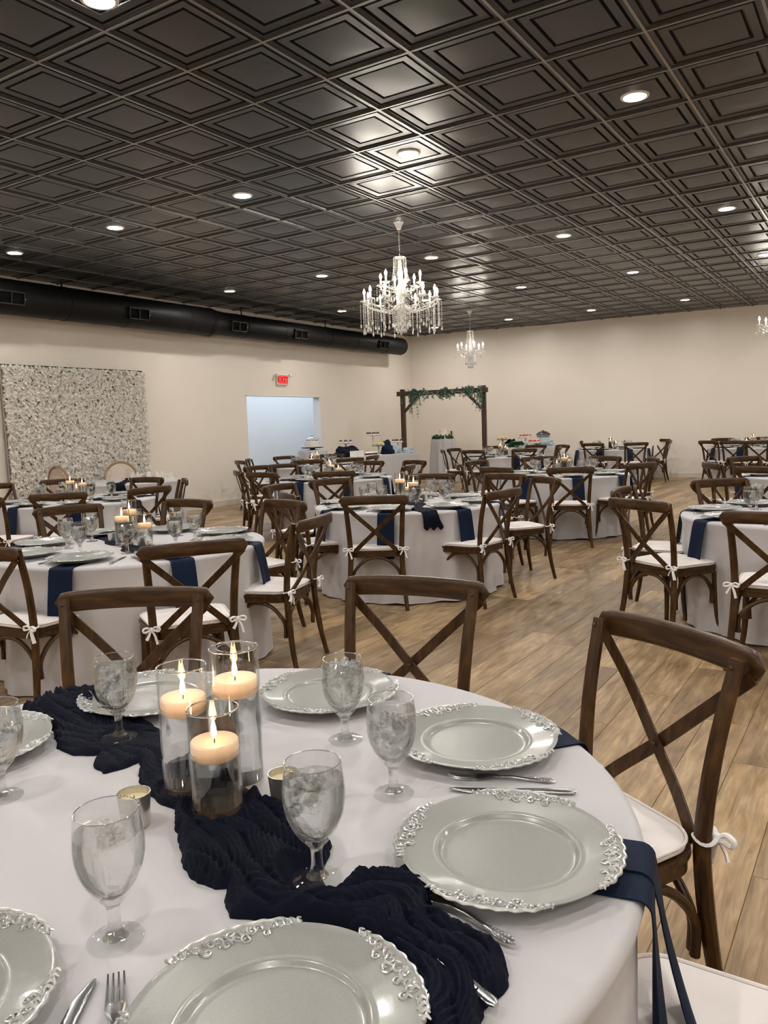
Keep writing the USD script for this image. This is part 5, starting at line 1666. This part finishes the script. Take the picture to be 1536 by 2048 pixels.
for k, px in enumerate((901, 905)):
    q = depth_at(px, 878, 18.35)
    gob_empty.place((q[0], q[1], pw[2] + 0.001), 0, f'clear stemmed glass beside the wedding cake, {("left", "right")[k]} one', 'glass', 'glasses beside the wedding cake')

# dessert table against the end wall
d0, d1 = depth_at(998, 895, 16.95), depth_at(1108, 893, 17.1)
dz = (d0[2] + d1[2]) / 2
Ld = np.linalg.norm((d1 - d0)[:2]); da = math.atan2(d1[1] - d0[1], d1[0] - d0[0])
draped('buffet_tablecloth', 'white floor-length tablecloth of the dessert table against the end wall', 0, Ld, 0.0, 0.6, dz, (d0[0], d0[1], 0), da, 14, 5)


def dt(u, v, z=0.0):
    return np.array([d0[0] + u * Ld * math.cos(da) - v * math.sin(da), d0[1] + u * Ld * math.sin(da) + v * math.cos(da), dz + z + 0.001])


stand('dark stand at the end nearest the arbor', dt(0.10, 0.35), 0.17, 0.14, 'slate_tray', ('lemon', 8), 1, 'zinc')
stand('white stand in the middle against the end wall', dt(0.53, 0.42), 0.20, 0.17, 'porcelain', ('berry', 9), 2)
stand('low white stand beside the middle one', dt(0.66, 0.15), 0.08, 0.15, 'porcelain', ('berry', 8), 3)
heap('fabric_swag', 'pale blue-grey fabric bunched in the middle of the end-wall dessert table', 'fabric', 'dusty_blue', dt(0.38, 0.2), 0.22, 0.14, 0.10, 4)
heap('fabric_swag', 'pale blue-grey fabric at the far end of the end-wall dessert table', 'fabric', 'dusty_blue', dt(0.86, 0.2), 0.22, 0.14, 0.15, 6)
heap('fabric_swag', 'dark navy fabric heaped beside the red tarts', 'fabric', 'navy_gauze', dt(0.25, 0.36), 0.15, 0.12, 0.16, 8)
t = thing('chafing_dish', 'dark covered serving dish with a knob on the end-wall dessert table', 'serving dish', dt(0.87, 0.47), da)
obj('pan', lathe([(0, 0.18), (0.13, 0.18), (0.15, 0.24), (0, 0.24)], 24), 'zinc', t, 40)
obj('lid', lathe([(0.155, 0.24), (0.15, 0.26), (0.10, 0.30), (0.03, 0.32), (0, 0.322)], 24), 'slate_tray', t, 40)
obj('lid_knob', turned(trimesh.creation.icosphere(1, 0.022), loc=(0, 0, 0.34)), 'zinc', t)
for k in range(3):
    obj('leg', tube([(0.11 * math.cos(k * 2.1), 0.11 * math.sin(k * 2.1), 0.185), (0.13 * math.cos(k * 2.1), 0.13 * math.sin(k * 2.1), 0.0)], 0.008, 8), 'zinc', t)
sp = [(x, 0, 0.12, dx, 0.09) for x, dx in zip(rr.uniform(-0.12, 0.12, 24), rr.uniform(-0.1, 0.1, 24))]
stems, leaves = sprigs(sp, 6, (0.05, 0.014))
lf = thing('leaf_spray', 'spray of dark green leaves on the end-wall dessert table', 'greenery', dt(0.32, 0.12), da)
obj('stems', stems, 'leaf_green', lf)
tag(obj('leaves', leaves, 'leaf_green', lf, False), kind='stuff')
